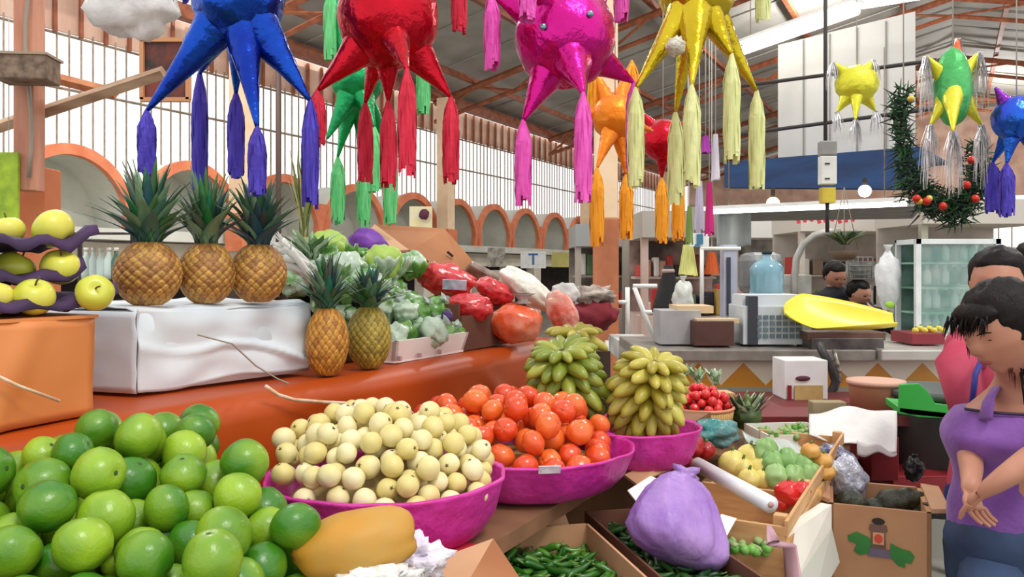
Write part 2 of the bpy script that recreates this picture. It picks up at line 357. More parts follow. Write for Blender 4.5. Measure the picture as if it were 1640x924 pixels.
# clear plastic bag hanging at the top
def bag(name, c, r, label, cat, mt, amp=.35, freq=2.2, seed=1, neck=True, R=None, group=None, **k):
    t = thing(name, Vector(c)-Vector((0, 0, r[2])), label, cat, group)
    MB().blob(c, r, 28, 18, amp, freq, seed, R, fn=lambda d: 1+.07*nz(d.x*9+seed, d.y*9, d.z*5)).build('bag', mt, t)
    if neck:
        top = Vector(c)+Vector((0, 0, r[2]*.85)); MB().lathe([(r[0]*.2, 0), (r[0]*.1, r[2]*.12), (r[0]*.22, r[2]*.3), (r[0]*.34, r[2]*.42)], top, 14, wob=lambda a, z: 1+.25*math.sin(a*5+z*40)).build('knot', mt, t)
    return t
film = mat('clear_film', (225, 228, 230), (250, 250, 250), .25, scale=14, alpha=.55, bump=.6)
bag('plastic_bag', W(212, 8, 3.2), (.17, .1, .13), 'crumpled clear plastic bag hung at the top near the post', 'bag', mat('white_film', (214, 214, 214), (238, 236, 236), .4, scale=8, alpha=.85, bump=.5), seed=3, neck=False)
# thin dark pipe
tag(MB().tube([W(446, 80, 10), W(446, 620, 10)], .035, 8).build('steel_pipe', mat('dark_pipe', (70, 44, 34))), 'thin dark brown pipe standing behind the crowns and leafy stalks', 'pipe')

# middle column: cream above, orange below
t = thing('square_column', Vector((W(970, 430, 9).x, 9, 0)), 'square market column, cream above and orange below, behind orange star', 'column'); t['kind'] = 'structure'
cx = W(970, 430, 9).x
MB().box((cx, 9, 1.05), (.26, .26, 2.1)).build('lower_shaft', mat('column_orange', (176, 104, 70), (196, 122, 84), .7, scale=4), t, smooth=False, bevel=.01)
MB().box((cx, 9, 5.2), (.24, .24, 6.2)).build('upper_shaft', creampaint, t, smooth=False, bevel=.01)
tag(MB().tube([W(1002, 290, 8.6), W(1002, 560, 8.6)], .04, 8).build('steel_pipe', mat('grey_pipe', (130, 120, 110))), 'grey pipe standing close beside the orange and cream column', 'pipe')
tag(MB().tube([W(1322, 0, 5.0)+Vector((0, 0, .4)), W(1322, 232, 5.0)], .012, 6).build('hanging_rod', mat('rod', (60, 56, 54))), 'dark rod that the grey meter box hangs from', 'rod')
# ---- kiosk at the right, behind the counter
t = thing('wall_panel', W(1350, 240, 8.4), 'large white panel board mounted above the blue awning', 'panel')
a, b_, c, d = W(1246, 72, 9), W(1466, 18, 7.9), W(1440, 238, 7.9), W(1258, 250, 9)
m = MB(); m.prism([a, b_, Vector((b_.x, b_.y, 2.72)), Vector((a.x, a.y, 2.72))], (.02, .05, 0)); m.build('board', mat('panel_white', (204, 202, 196), (216, 214, 208), .7, scale=1.5), t, smooth=False)
m = MB()
for k in range(1, 5): p = a.lerp(Vector((b_.x, b_.y, a.z)), k/5); m.tube([Vector((p.x, p.y-.02, 2.72)), Vector((p.x, p.y-.02, 4.02))], .008, 4)
m.build('joint', mat('panel_joint', (140, 138, 132)), t, smooth=False)
m = MB()
for yy in (118, 195): m.tube([W(1170, yy+22, 8.6), W(1500, yy-22, 7.2)], .02, 5)
tag(m.build('hanging_rail', mat('black_rail', (52, 48, 46))), 'pair of dark rails running in front of the white panel', 'rail')
t = thing('awning', W(1350, 300, 7.6), 'blue fabric awning band above the kiosk', 'awning')
bluef = mat('blue_awning', (18, 46, 88), (26, 66, 116), .7, scale=2, stretch=(.4, 1, 4))
m = MB(); m.prism([W(1160, 264, 8.4), W(1475, 240, 6.9), W(1475, 303, 6.9), W(1160, 300, 8.4)], (.1, .12, 0)); m.build('valance', bluef, t, smooth=False)
m = MB(); m.prism([W(1160, 264, 8.4), W(1475, 240, 6.9), W(1475, 240, 6.9)+Vector((1.2, 1.8, .1)), W(1160, 264, 8.4)+Vector((1.2, 1.8, .1))], (0, 0, .03)); m.build('top_sheet', bluef, t, smooth=False)
m = MB(); m.prism([W(1150, 338, 7.4), W(1480, 330, 6.3), W(1480, 330, 6.3)+Vector((.7, 1.6, 0)), W(1150, 338, 7.4)+Vector((.7, 1.6, 0))], (0, 0, .05)); tag(m.build('kiosk_soffit', mat('soffit', (112, 114, 112), (136, 136, 132), .7), smooth=False), 'pale grey flat soffit beneath the blue awning', 'soffit')
# lamps
def tube_lamp(p, q, label, e=7, r=.03):
    t = thing('fluorescent_lamp', (Vector(p)+Vector(q))/2, label, 'lamp', None)
    MB().tube([p, q], r, 10).build('tube', mat('lamp_glow', (255, 252, 245), emit=e), t)
    o = Vector((0, 0, r*1.5)); d = (Vector(q)-Vector(p)).normalized(); s = d.cross(Vector((0, 0, 1))).normalized()*r*1.6
    m = MB(); m.prism([Vector(p)+o-s, Vector(q)+o-s, Vector(q)+o+s, Vector(p)+o+s], (0, 0, .03)); m.build('housing', white, t, smooth=False)
    m = MB()
    for e_ in (.1, .9): a = Vector(p).lerp(Vector(q), e_)+o; m.tube([a, a+Vector((0, 0, 1.2))], .005, 4)
    m.build('hanger', barmat, t); return t
tube_lamp(W(1186, 82, 9), W(1372, 16, 7.6), 'long bright fluorescent lamp hung above the white panel', r=.05)
tube_lamp(W(1140, 340, 7.2), W(1452, 327, 6.2), 'long fluorescent lamp fixed below the blue awning', r=.016)
tube_lamp(W(1380, 10, 14), W(1500, -10, 12), 'short stretch of fluorescent lamp by the top edge', r=.05)
t = thing('light_bulb', W(1385, 306, 6.6), 'round glowing bulb under the blue awning', 'lamp')
MB().blob(W(1385, 306, 6.6), .05, 14, 10).build('glass', mat('bulb_glow', (255, 248, 225), emit=14), t); MB().tube([W(1385, 297, 6.6), W(1385, 285, 6.6)], .02, 8).build('socket', darkm, t)
t = thing('light_bulb', W(1238, 326, 7.5), 'warm glowing bulb at the inner end of the awning', 'lamp')
MB().blob(W(1238, 326, 7.5), .06, 14, 10).build('glass', mat('bulb_warm', (255, 225, 170), emit=10), t); MB().tube([W(1238, 317, 7.5), W(1238, 300, 7.5)], .02, 8).build('socket', darkm, t)

# counter
tile = bpy.data.materials.new('zigzag_tile'); tile.use_nodes = True; nt = tile.node_tree; N = nt.nodes; K = nt.links
tc = N.new('ShaderNodeTexCoord'); sp = N.new('ShaderNodeSeparateXYZ'); K.new(tc.outputs['Object'], sp.inputs[0])
pp = N.new('ShaderNodeMath'); pp.operation = 'PINGPONG'; pp.inputs[1].default_value = .12; K.new(sp.outputs[0], pp.inputs[0])
mu = N.new('ShaderNodeMath'); mu.operation = 'MULTIPLY_ADD'; mu.inputs[1].default_value = 1.0; mu.inputs[2].default_value = .925; K.new(pp.outputs[0], mu.inputs[0])
gt = N.new('ShaderNodeMath'); gt.operation = 'LESS_THAN'; K.new(sp.outputs[2], gt.inputs[0]); K.new(mu.outputs[0], gt.inputs[1])
lo = N.new('ShaderNodeMath'); lo.operation = 'LESS_THAN'; K.new(sp.outputs[2], lo.inputs[0]); lo.inputs[1].default_value = .915
mx = N.new('ShaderNodeMix'); mx.data_type = 'RGBA'; mx.inputs[6].default_value = lin((228, 218, 200))+(1,); mx.inputs[7].default_value = lin((206, 140, 50))+(1,); K.new(gt.outputs[0], mx.inputs[0])
mx2 = N.new('ShaderNodeMix'); mx2.data_type = 'RGBA'; mx2.inputs[7].default_value = lin((150, 150, 140))+(1,); K.new(mx.outputs[2], mx2.inputs[6]); K.new(lo.outputs[0], mx2.inputs[0])
K.new(mx2.outputs[2], N['Principled BSDF'].inputs['Base Color']); N['Principled BSDF'].inputs['Roughness'].default_value = .3
t = thing('counter', (1.6, 4.7, 0), 'long shop counter with steel top and orange zigzag tiles', 'counter')
MB().bbox((.72, 4.35, 0), (3.3, 5.1, 1.06)).build('tiled_front', tile, t, smooth=False)
MB().bbox((.68, 4.28, 1.06), (1.92, 5.15, 1.12)).build('stone_top', mat('dark_stone', (110, 104, 98), (140, 134, 126), .4, scale=9), t, smooth=False, bevel=.006)
MB().bbox((1.93, 4.24, 1.065), (3.35, 5.15, 1.125)).build('steel_top', mat('steel', (186, 184, 176), (204, 202, 196), .35, metal=.5, scale=4), t, smooth=False, bevel=.008)
# =====================================================================  STALL
vinyl = mat('orange_vinyl', (168, 64, 8), (180, 74, 14), .42, scale=3, spec=.4)
def cloth_v(u, z): return .012*math.sin(u*9)+.02*nz(u*3, z*4)+.015*nz(u*9, z*2)*(1.3-z)*3
t = thing('display_ledge', L(.4, -.6, 0), 'raised display ledge under the vinyl cloth, carrying boxes and pineapples', 'ledge')
m = MB(); m.prism([L(-2.2, -1.5, 0), L(1.93, -1.5, 0), L(1.93, -.03, 0), L(-2.2, -.03, 0)], (0, 0, 1.255)); m.build('body', mat('old_plank', (112, 78, 52), (140, 100, 70), .8, scale=6), t, smooth=False)
t = thing('vinyl_cloth', L(.4, 0, 1.26), 'red orange vinyl cloth draped over the long raised ledge', 'cloth')
m = MB(); nu, nv = 160, 26
def clo(i, j):
    u = -2.2+4.15*i; s = j*.85
    if s < .42: return L(u, -.42+s, 1.262+.002*math.sin(u*7))
    r = .03; k = min((s-.42)/(r*1.57), 1)
    if k < 1: return L(u, r*math.sin(k*1.57)*.9, 1.262-r*(1-math.cos(k*1.57)))
    z = 1.232-(s-.42-r*1.57)
    fold = .022*math.exp(-((u-1.30-(1.2-z)*.95)/.035)**2)*min(1, (1.232-z)*8)
    fold2 = .012*math.exp(-((u-.35+(1.2-z)*.3)/.06)**2)*min(1, (1.232-z)*8)
    return L(u, r+max(cloth_v(u, z)*min(1, (1.232-z)*5), -.02)+fold+fold2+.02, z)
m.sheet(clo, 200, 40, .003); m.build('sheet', vinyl, t)
# cord
def cord(name, pts, label, rad=.0035, mt=None):
    m = MB(); m.tube(pts, rad, 6); return tag(m.build(name, mt or mat('cord', (232, 214, 190), (206, 170, 130), .7, scale=30)), label, 'cord')
def LP(px, v, z):   # point of the stall's long plane v under column px
    r = (px-CX)/F; bx, by = P0[0]+UY*v, P0[1]-UX*v; u = (r*by-bx)/(UX-r*UY); return L(u, v, z)
def onplane(px, py, v):
    r = (px-CX)/F; bx, by = P0[0]+UY*v, P0[1]-UX*v; u = (r*by-bx)/(UX-r*UY); d = by+UY*u; return W(px, py, d)
cord('string', [onplane(x, y, -.02+.02) for x, y in ((-30, 590), (30, 618), (95, 642))], 'pale string hanging across the pale orange box', .003)
cord('string', [onplane(x, y, v) for x, y, v in ((425, 618, .062), (445, 632, .07), (470, 640, .075), (520, 644, .08), (580, 647, .08), (632, 645, .08), (652, 655, .09), (672, 672, .1))], 'pale cord sagging down over the vinyl behind the guavas', .0045)
# orange vinyl box
vin2 = mat('pale_orange_vinyl', (222, 138, 76), (206, 124, 66), .45, scale=3, bump=.1)
t = thing('covered_crate', L(-.5, -.2, 1.267), 'crate wrapped in pale orange vinyl beneath the yellow apples', 'crate')
m = MB(); nu = 40
a0, a1 = -.95, -.055
def face(i, j):
    u = lerp(a0, a1, i); z = lerp(1.455, 1.268, j); return L(u, -.035+.006*nz(u*9, z*9)+.008*j*math.sin(u*17)+.01*math.exp(-((u+.25-(z-1.3)*.5)/.03)**2), z)
m.sheet(face, 60, 12, .004); m.prism([L(a0, -.5, 1.268), L(a1, -.5, 1.268), L(a1, -.05, 1.268), L(a0, -.05, 1.268)], (0, 0, .187)); m.build('cover', vin2, t)
m = MB(); m.prism([L(a0, -.52, 1.455), L(a1+.004, -.52, 1.455), L(a1+.004, -.028, 1.455), L(a0, -.028, 1.455)], (0, 0, .006)); m.build('top_cover', vin2, t, smooth=False)
# white box
paperw = mat('white_paper', (200, 212, 222), (220, 226, 232), .6, scale=4, bump=.35, bscale=7)
t = thing('covered_crate', L(.36, -.3, 1.267), 'crate wrapped in white plastic sheet beneath the three big pineapples', 'crate')
A, B_, Cc, D = L(.125, -.15, 1.268), L(.60, -.085, 1.268), L(.60, -.5, 1.268), L(.06, -.5, 1.268)
m = MB()
def wf(i, j):
    p = A.lerp(B_, i); z = lerp(1.462-.012*math.sin(i*2.5), 1.278+.012*i-.006*math.sin(i*9), j); q = .010*nz(i*5, j*3, 2)+.012*math.exp(-((j-.45-.1*math.sin(i*6)-max(0, i-.45)*.9)/.05)**2)*(.3+i)
    return Vector((p.x+q*.8, p.y-q*.9, z))
m.sheet(wf, 60, 24, .003)
def wf2(i, j):
    p = D.lerp(A, i); z = lerp(1.455, 1.275, j); return Vector((p.x+.01*nz(i*4, j*4), p.y, z))
m.sheet(wf2, 24, 12, .003)
m.prism([A+Vector((.004, .006, .008)), B_+Vector((-.002, .006, .008)), Cc, D], (0, 0, .182))
m.build('sheet_wrap', paperw, t)
m = MB()
m.sheet(lambda i, j: A.lerp(B_, i).lerp(D.lerp(Cc, i), j)+Vector((0, 0, .196-.010*(j < .02)+.006*nz(i*6, j*6))), 30, 12, .003); m.build('top_sheet', paperw, t)
cord('string', [Vector((p.x, p.y, p.z)) for p in (onplane(322, 535, -.10)+Vector((0, -.02, 0)), onplane(372, 550, -.09)+Vector((.004, -.012, 0)), onplane(410, 586, -.07), onplane(445, 607, -.045), onplane(462, 614, .0))], 'thin grey cord running over the white wrapped crate', .002, mat('grey_cord', (150, 140, 126)))

# apples and trays
applem = mat('yellow_apple', (196, 200, 62), (226, 214, 92), .35, scale=6, rand=.5, coat=.15)
def apple_mesh(m, r):
    def prof(th):
        s, c = math.sin(th), math.cos(th); return (r*s*(1+.05*c), r*(.92*c-(.22*math.exp(-(th/.35)**2))+(.14*math.exp(-((math.pi-th)/.3)**2))))
    return m.lathe([prof(math.pi*i/20) if 0 < i < 20 else (0, prof(math.pi*i/20)[1]) for i in range(20, -1, -1)], (0, 0, 0), 24, wob=lambda a, z: 1+.015*math.sin(5*a))
tray_m = mat('purple_tray', (52, 30, 66), (72, 44, 88), .75, scale=10)
def fruit_tray(u0, u1, v0, v1, z, label):
    t = thing('fruit_tray', L((u0+u1)/2, (v0+v1)/2, z), label, 'tray', 'purple trays of yellow apples')
    m = MB(); nx, ny = 44, 30
    def f(i, j):
        u, v = lerp(u0, u1, i), lerp(v0, v1, j); e = max(0, abs(i-.5)-.46)*.5+max(0, abs(j-.5)-.46)*.4
        return L(u, v+(.012 if j > .93 else 0), z+.008+.009*math.sin(u*math.pi/.045)*math.sin(v*math.pi/.045)+max(0, abs(i-.5)-.44)*.45+(.022 if j > .88 else 0)*(1-.2*abs(math.sin(u*35))) - (.018 if j > .97 else 0))
    m.sheet(f, nx, ny, .003); m.build('moulded_sheet', tray_m, t); return t
fruit_tray(-.9, .0, -.33, -.05, 1.464, 'bottom purple moulded tray on the pale orange crate')
fruit_tray(-.9, -.035, -.40, -.10, 1.512, 'middle purple moulded tray between two apple layers')
fruit_tray(-.9, .0, -.42, -.11, 1.580, 'top purple moulded tray carrying two yellow apples')
ap = thing('yellow_apple', (0, 0, 0), '', 'apple', 'yellow apples on purple trays')
ch = [apple_mesh(MB(), .036).build('flesh', applem, ap), MB().tube([(0, 0, .022), (.003, 0, .034), (.008, 0, .042)], .0018, 6).build('stem', mat('stem_brown', (90, 66, 40)), ap)]
first = True
for (x, y, d, sz, rx, lab) in ((55, 476, 1.5, 1.0, .5, 'yellow apple in the lowest tray, tilted, second from the pineapples'), (152, 469, 1.56, .97, 1.2, 'yellow apple in the lowest tray next to the biggest pineapple'), (-12, 476, 1.47, 1.0, .3, 'yellow apple half out of view in the lowest tray'),
        (24, 430, 1.58, 1.0, .3, 'yellow apple in the middle tray at the picture edge'), (97, 428, 1.6, 1.03, -.2, 'yellow apple in the middle tray, the larger one'), (-50, 430, 1.56, 1.0, .3, 'yellow apple in the middle tray beyond the picture edge'),
        (14, 369, 1.6, .82, .2, 'small yellow apple on the top tray, smaller of the two'), (86, 367, 1.62, 1.1, -.9, 'large yellow apple lying on its side on the top tray')):
    p = W(x, y, d); r = (rx, rnd.uniform(-.5, .5), rnd.uniform(0, 6))
    if first: ap.location = p; ap.rotation_euler = r; ap['label'] = lab; first = False
    else: dup(ap, ch, p, r, sz, lab)

# pineapples
def pineapple(loc, w, h, ch_, cw, label, tone, seed, lean=0, spread=1.0, group='pineapples'):
    t = thing('pineapple', loc, label, 'pineapple', group); t.rotation_euler = (lean*.3, lean, seed)
    rr = random.Random(seed); n, m_ = 128, 72; vs = []; cols = []; K_ = 9
    mb = MB()
    for j in range(m_+1):
        f = j/m_; prof = max(0, math.sin(math.pi*min(1, max(0, (f*.94+.035)))))**.42
        for k in range(n):
            a = 2*math.pi*k/n; f2 = f; f = f+.012*nz(math.cos(a)*2.5, math.sin(a)*2.5, f*5+seed); q1 = math.sin((a*K_+f*math.pi*7)/1); q2 = math.sin((a*K_-f*math.pi*7)/1)
            e = (abs(q1)*abs(q2))**.5; cell = math.floor((a*K_+f*math.pi*7)/math.pi)*17+math.floor((a*K_-f*math.pi*7)/math.pi)*5
            cr = random.Random(cell).random()
            tip = max(0, e-.85)*6; f = f2; hue = .82+.36*random.Random(cell*3+1).random()
            r = w/2*prof*(.93+.075*e-(.015*tip))
            base = lin(tone[0]) if cr < .6 else lin(tone[1]); groove = lin(tone[2])
            s = min(1, e*1.5); c = [groove[i]*(1-s)+base[i]*s*hue for i in range(3)]
            if tip > .5: c = [x*.62 for x in c]
            vs.append(Vector((r*math.cos(a), r*math.sin(a), h*f))); cols.append(c)
    mb.v = vs; mb.c = cols; mb.f = [(j*n+k, j*n+(k+1) % n, (j+1)*n+(k+1) % n, (j+1)*n+k) for j in range(m_) for k in range(n)]+[tuple(range(n))[::-1], tuple(range(m_*n, m_*n+n))]
    off = Vector(loc); mb.v = [p+off for p in mb.v]
    o = mb.build('body', mat_vcol('pineapple_skin', .55, .3, 120), t, vcol=True)
    mb = MB(); nl = 58
    for i in range(nl):
        f = i/nl; a = i*2.39996; ln = ch_*(.45+.55*f)*rr.uniform(.85, 1.1)*(1 if f < .9 else .9); out = cw*(1-f*.8)*spread*rr.uniform(.7, 1.15); wd = .0145*(1.25-f*.5)*(w/.12)
        base = off+Vector((math.cos(a)*w*.12*(1-f*.6), math.sin(a)*w*.12*(1-f*.6), h*.96+f*h*.10)); side = Vector((-math.sin(a), math.cos(a), 0)); dr = Vector((math.cos(a), math.sin(a), 0)); L_, R_, M_ = [], [], []
        cc = (44+rr.uniform(-10, 36), 88+rr.uniform(-20, 36), 66+rr.uniform(-14, 30)); 
        if rr.random() < .3: cc = (112, 142, 108)
        q = 7; vs = []; 
        mb.col = lin(cc)
        for s in range(q+1):
            x = s/q; p = base+Vector((0, 0, 1))*ln*(x-.18*x*x*(1.3-f))+dr*out*(x**1.6); ww = wd*(1-x**2.2)+.0006
            vs += [p-side*ww, p+dr*ww*.25*-1, p+side*ww, p+dr*.0018]
        fs = [(4*s+b, 4*s+(b+1) % 4, 4*s+4+(b+1) % 4, 4*s+4+b) for s in range(q) for b in range(4)]+[(0, 1, 2, 3), (4*q+3, 4*q+2, 4*q+1, 4*q)]
        mb.add(vs, fs)
    mb.build('crown', mat_vcol('pineapple_crown', .5, 0), t, vcol=True)
    return t
G1 = ((200, 152, 74), (168, 118, 60), (112, 70, 38)); G2 = ((206, 148, 56), (176, 118, 44), (112, 68, 28)); G3 = ((176, 156, 62), (150, 134, 52), (100, 78, 32))
def onbox(px, d, z): p = W(px, 430, d); return Vector((p.x, p.y, z))
pineapple(onbox(237, 1.86, 1.466), .150, .145, .20, .12, 'widest pineapple on the white crate, next to the apples', G1, 1, spread=1.1)
pineapple(onbox(331, 1.97, 1.466), .137, .145, .195, .10, 'middle pineapple on the white crate, squeezed between two others', G1, 2)
pineapple(onbox(414, 2.05, 1.466), .142, .145, .195, .13, 'pineapple at the outer end of the white crate, by the leek roots', G1, 3)
pineapple(onbox(524, 2.15, 1.268), .115, .178, .16, .09, 'slim golden pineapple on the orange cloth against the white crate', G2, 4)
pineapple(onbox(591, 2.30, 1.268), .128, .175, .12, .10, 'greenish pineapple on the orange cloth next to the foam tray', G3, 5)
# =====================================================================  LOWER TABLE, BOWLS AND HEAPS
plank = mat('old_plank', (112, 78, 52))
t = thing('market_table', L(.8, .3, 0), 'plank table under the oranges and the pink bowls', 'table')
m = MB(); m.prism([L(-2.0, .05, .955), L(2.6, .05, .955), L(2.6, .60, .955), L(-2.0, .60, .955)], (0, 0, .035)); m.build('table_top', plank, t, smooth=False)
for (u, v) in ((-1.9, .12), (-1.9, .54), (.4, .54), (2.5, .12), (2.5, .54)):
    MB().box(L(u, v, .478), (.06, .06, .955), YAW).build('leg', plank, t, smooth=False)
redcloth = mat('red_cloth', (178, 22, 40), (200, 34, 52), .7, scale=5)
m = MB(); m.sheet(lambda i, j: L(lerp(-2.0, .35, i), lerp(.07, .60, j)+.008*math.sin(i*40)*j, .995+.004*math.sin(i*60)*j), 60, 10, .003)
m.sheet(lambda i, j: L(lerp(-2.0, .35, i), .60+.01*math.sin(i*40)+.012*j, .995-.16*j), 60, 5, .003)
tag(m.build('table_cloth', redcloth), 'red cloth laid under the green oranges and the papaya', 'cloth')

def citrus(name, r, mt, navel, scar_mt, lobes=0, flat=.94, dimple=.12, scar_r=.12, star=False):
    t = thing(name, (0, 0, 0), '', '', None)
    a = MB().blob((0, 0, 0), (r, r, r*flat), 24, 16, .05, 1.3, 2, fn=lambda d: (1-dimple*math.exp(-((1-d.z)/.03))+(.02*math.cos(lobes*math.atan2(d.y, d.x))*max(0, d.z) if lobes else 0))).build('flesh', mt, t)
    z = r*flat*(1-dimple)
    if star:
        m = MB()
        for k in range(5):
            a_ = k*1.2566; p = Vector((math.cos(a_), math.sin(a_), 0)); s = Vector((-p.y, p.x, 0))
            m.add([Vector((0, 0, z))+s*r*.07+p*r*.03, Vector((0, 0, z))-s*r*.07+p*r*.03, p*r*scar_r*1.5+Vector((0, 0, z+r*.03))], [(0, 1, 2)])
            m.add([Vector((0, 0, z+.001))+s*r*.07+p*r*.03, Vector((0, 0, z+.001))-s*r*.07+p*r*.03, p*r*scar_r*1.5+Vector((0, 0, z+r*.04))], [(2, 1, 0)])
        m.blob((0, 0, z), (r*.12, r*.12, r*.05), 8, 5)
    else: m = MB().blob((0, 0, z+r*.01), (r*scar_r, r*scar_r, r*.05), 10, 6)
    b = m.build('stem_scar', scar_mt, t)
    return t, [a, b], r
def spread_heap(proto, pts, rmax_tilt=1.4, seed=0, squash=.06):
    t, ch, r0 = proto; rr = random.Random(seed); out = []; first = True
    for (x, y, z, r) in pts:
        s = r/r0; e = Euler((rr.uniform(-rmax_tilt, rmax_tilt), rr.uniform(-rmax_tilt, rmax_tilt), rr.uniform(0, 6.28))); sc = (s*(1+rr.uniform(-squash, squash)), s, s*(1+rr.uniform(-squash, squash)))
        if first: t.location = (x, y, z); t.rotation_euler = e; t.scale = sc; out.append(t); first = False
        else: out.append(dup(t, ch, (x, y, z), e, sc))
    return out
def vdist(X, Y): return UY*(X-P0[0])-UX*(Y-P0[1])          # distance in front of the cloth
def udist(X, Y): return UX*(X-P0[0])+UY*(Y-P0[1])
# green oranges
greenm = mat('green_orange', (56, 118, 22), (146, 180, 40), .33, scale=9, rand=.6, coat=.12, bump=.12, bscale=160, contrast=(.3, .75), detail=2)
proto = citrus('green_orange', .037, greenm, True, mat('scar_green', (52, 76, 28)), dimple=.13, scar_r=.17)
pk = (-.80, 1.44)
def gh(X, Y): return 1.362-.285*np.sqrt((X-pk[0])**2*.9+(Y-pk[1])**2)
def gin(X, Y):
    d = Y; px = CX+F*X/Y; py = HY+(H-gh(X, Y))*F/Y
    return ((px < 320) | (py > 668+(px-320)*.45)) & (vdist(X, Y) > .085) & (px < 478-30*np.clip((Y-1.25)*5, -.6, 1.4)) & (Y > .86) & (px > -110) & (vdist(X, Y) < .58)
pts = fill(.037, gin, gh, lambda X, Y: np.maximum(gh(X, Y)-.20, 1.0+0*X), ((-1.3, -.2), (.86, 1.75)), 3, 300, .10, 1600)
objs = spread_heap(proto, pts, seed=4, squash=.11)
label_heap(objs, pts[:, 3], 'green orange in the big heap', 'green orange buried inside the big heap', 'green oranges in the big heap', 'orange')
# mound board under the oranges
m = MB(); N_ = 26
def bf(i, j):
    X = lerp(-1.35, -.34, i); Y = lerp(.84, 1.7, j); 
    if vdist(X, Y) < .06: k = .06-vdist(X, Y); X += k*UY; Y -= k*UX
    return Vector((X, Y, max(1.0, gh(X, Y)-.225)))
m.sheet(bf, N_, N_, .004); tag(m.build('packing_sheet', mat('dark_sheet', (40, 60, 24), (58, 74, 34), .8)), 'dark green packing sheet mounded beneath the green oranges', 'sheet')

pink = mat('pink_film', (216, 66, 172), (198, 36, 146), .45, scale=6, bump=1.0, bscale=22, sss=.1)
def bowl(c, rx, ry, zr, zb, label, seed, dip=0.0, mound=None):
    t = thing('wrapped_bowl', (c[0], c[1], zb), label, 'bowl', 'bowls wrapped in pink film')
    m = MB()
    def wob(a, z): return 1+.014*math.sin(5*a+seed)+.008*math.sin(13*a+seed*2+z*20)+.018*nz(math.cos(a)*6, math.sin(a)*6, z*30+seed)
    h = zr-zb
    prof = [(0, 0), (.74, 0), (.82, h*.10), (.93, h*.45), (.99, h*.9), (1.005, h), (1.018, h*1.04), (1.005, h*1.09), (.98, h*1.0), (.90, h*.5), (.78, h*.18), (0, h*.12)]
    m.lathe([(r*rx, z) for r, z in prof], (c[0], c[1], zb), 72, 1, ry/rx, wob); m.build('film_wrap', pink, t)
    if mound:
        m = MB(); m.lathe([(rx*.80, h*.35)]+[(rx*.80*(1-k/8), mound((1-k/8)*.80)-zb) for k in range(9)], (c[0], c[1], zb), 40, 1, ry/rx); m.build('liner', mat('liner_paper', (190, 170, 120), (160, 140, 96), .9), t)
    return t
def ell(c, rx, ry): return lambda X, Y: ((X-c[0])/rx)**2+((Y-c[1])/ry)**2
def heap(c, rx, ry, zr, top, rad, proto, seed, head, hid, group, cat, power=2.6, n=300, layers=2.3, sh=(0, 0), var=.06, cand=900):
    E = ell(c, rx, ry); E2 = ell((c[0]+sh[0], c[1]+sh[1]), rx*1.15, ry*1.15)
    hf = lambda X, Y: zr+rad*1.1+(top-zr-rad*1.1)*np.clip(1-E2(X, Y)**(power/2), 0, 1)
    ff = lambda X, Y: np.maximum(hf(X, Y)-rad*2*layers, zr-.022-.03*(1-E(X, Y)))
    e1 = (1-rad*1.05/rx)**2
    pts = fill(rad, lambda X, Y: E(X, Y) < e1, hf, ff, ((c[0]-rx, c[0]+rx), (c[1]-ry, c[1]+ry)), seed, n, var, cand)
    o = spread_heap(proto, pts, seed=seed); label_heap(o, pts[:, 3], head, hid, group, cat)
    return o
# guavas
gc, gr = (-.265, 1.70), (.245, .235)
guava = mat('guava', (216, 200, 128), (232, 222, 176), .5, scale=8, rand=.5, coat=.05)
gp = citrus('guava', .0225, guava, False, mat('guava_calyx', (84, 70, 34)), flat=1.0, dimple=.04, scar_r=.17, star=True)
bowl(gc, *gr, 1.115, .995, 'pink wrapped bowl heaped with pale yellow guavas', 1, mound=lambda q: 1.04+.11*(1-q*q))
heap(gc, *gr, 1.11, 1.268, .0225, gp, 11, 'pale guava in the pink bowl', 'pale guava buried inside the heap', 'guavas in the pink bowl', 'guava', sh=(-.02, .05), layers=1.9, n=300)
# tomatoes
tcn, tr = (.035, 2.10), (.275, .26)
tom = mat('tomato', (220, 74, 30), (234, 112, 46), .25, scale=5, rand=.7, coat=.3)
tp = citrus('tomato', .0325, tom, False, mat('tomato_scar', (150, 84, 40)), lobes=5, flat=.86, dimple=.08, scar_r=.10)
bowl(tcn, *tr, 1.09, .995, 'pink wrapped bowl heaped with orange red tomatoes', 2.3, mound=lambda q: 1.025+.06*(1-q*q))
heap(tcn, *tr, 1.08, 1.25, .0325, tp, 12, 'orange red tomato in the heap', 'tomato buried inside the heap', 'tomatoes in the pink bowl', 'tomato', sh=(-.05, .06), layers=1.9, n=150)
# redder tomatoes spilling behind, along the cloth
pts = []
for (x, y, d, s) in ((690, 668, 2.22, 1), (715, 680, 2.18, .95), (733, 668, 2.3, .85), (703, 650, 2.32, .9), (768, 655, 2.4, .9), (757, 685, 2.22, .95), (741, 700, 2.08, .9), (676, 660, 2.2, .7), (800, 645, 2.45, .95), (870, 640, 2.42, 1.05), (895, 650, 2.38, .9), (852, 655, 2.35, .9)):
    p = W(x, y, d); pts.append((p.x, p.y, p.z, .034*s))
tp2 = citrus('tomato', .0325, mat('red_tomato', (206, 54, 40), (222, 78, 50), .28, scale=5, rand=.5, coat=.25), False, mat('tomato_scar', (150, 84, 40)), lobes=5, flat=.86, dimple=.08, scar_r=.1)
pts = np.array(pts); o = spread_heap(tp2, pts, seed=5)
label_heap(o, pts[:, 3], 'deep red tomato against the vinyl', 'deep red tomato hidden behind the others', 'deep red tomatoes against the vinyl', 'tomato')
t = thing('tomato_crate', L(.78, .2, .99), 'low wooden crate propping the deep red tomatoes against the vinyl', 'crate')
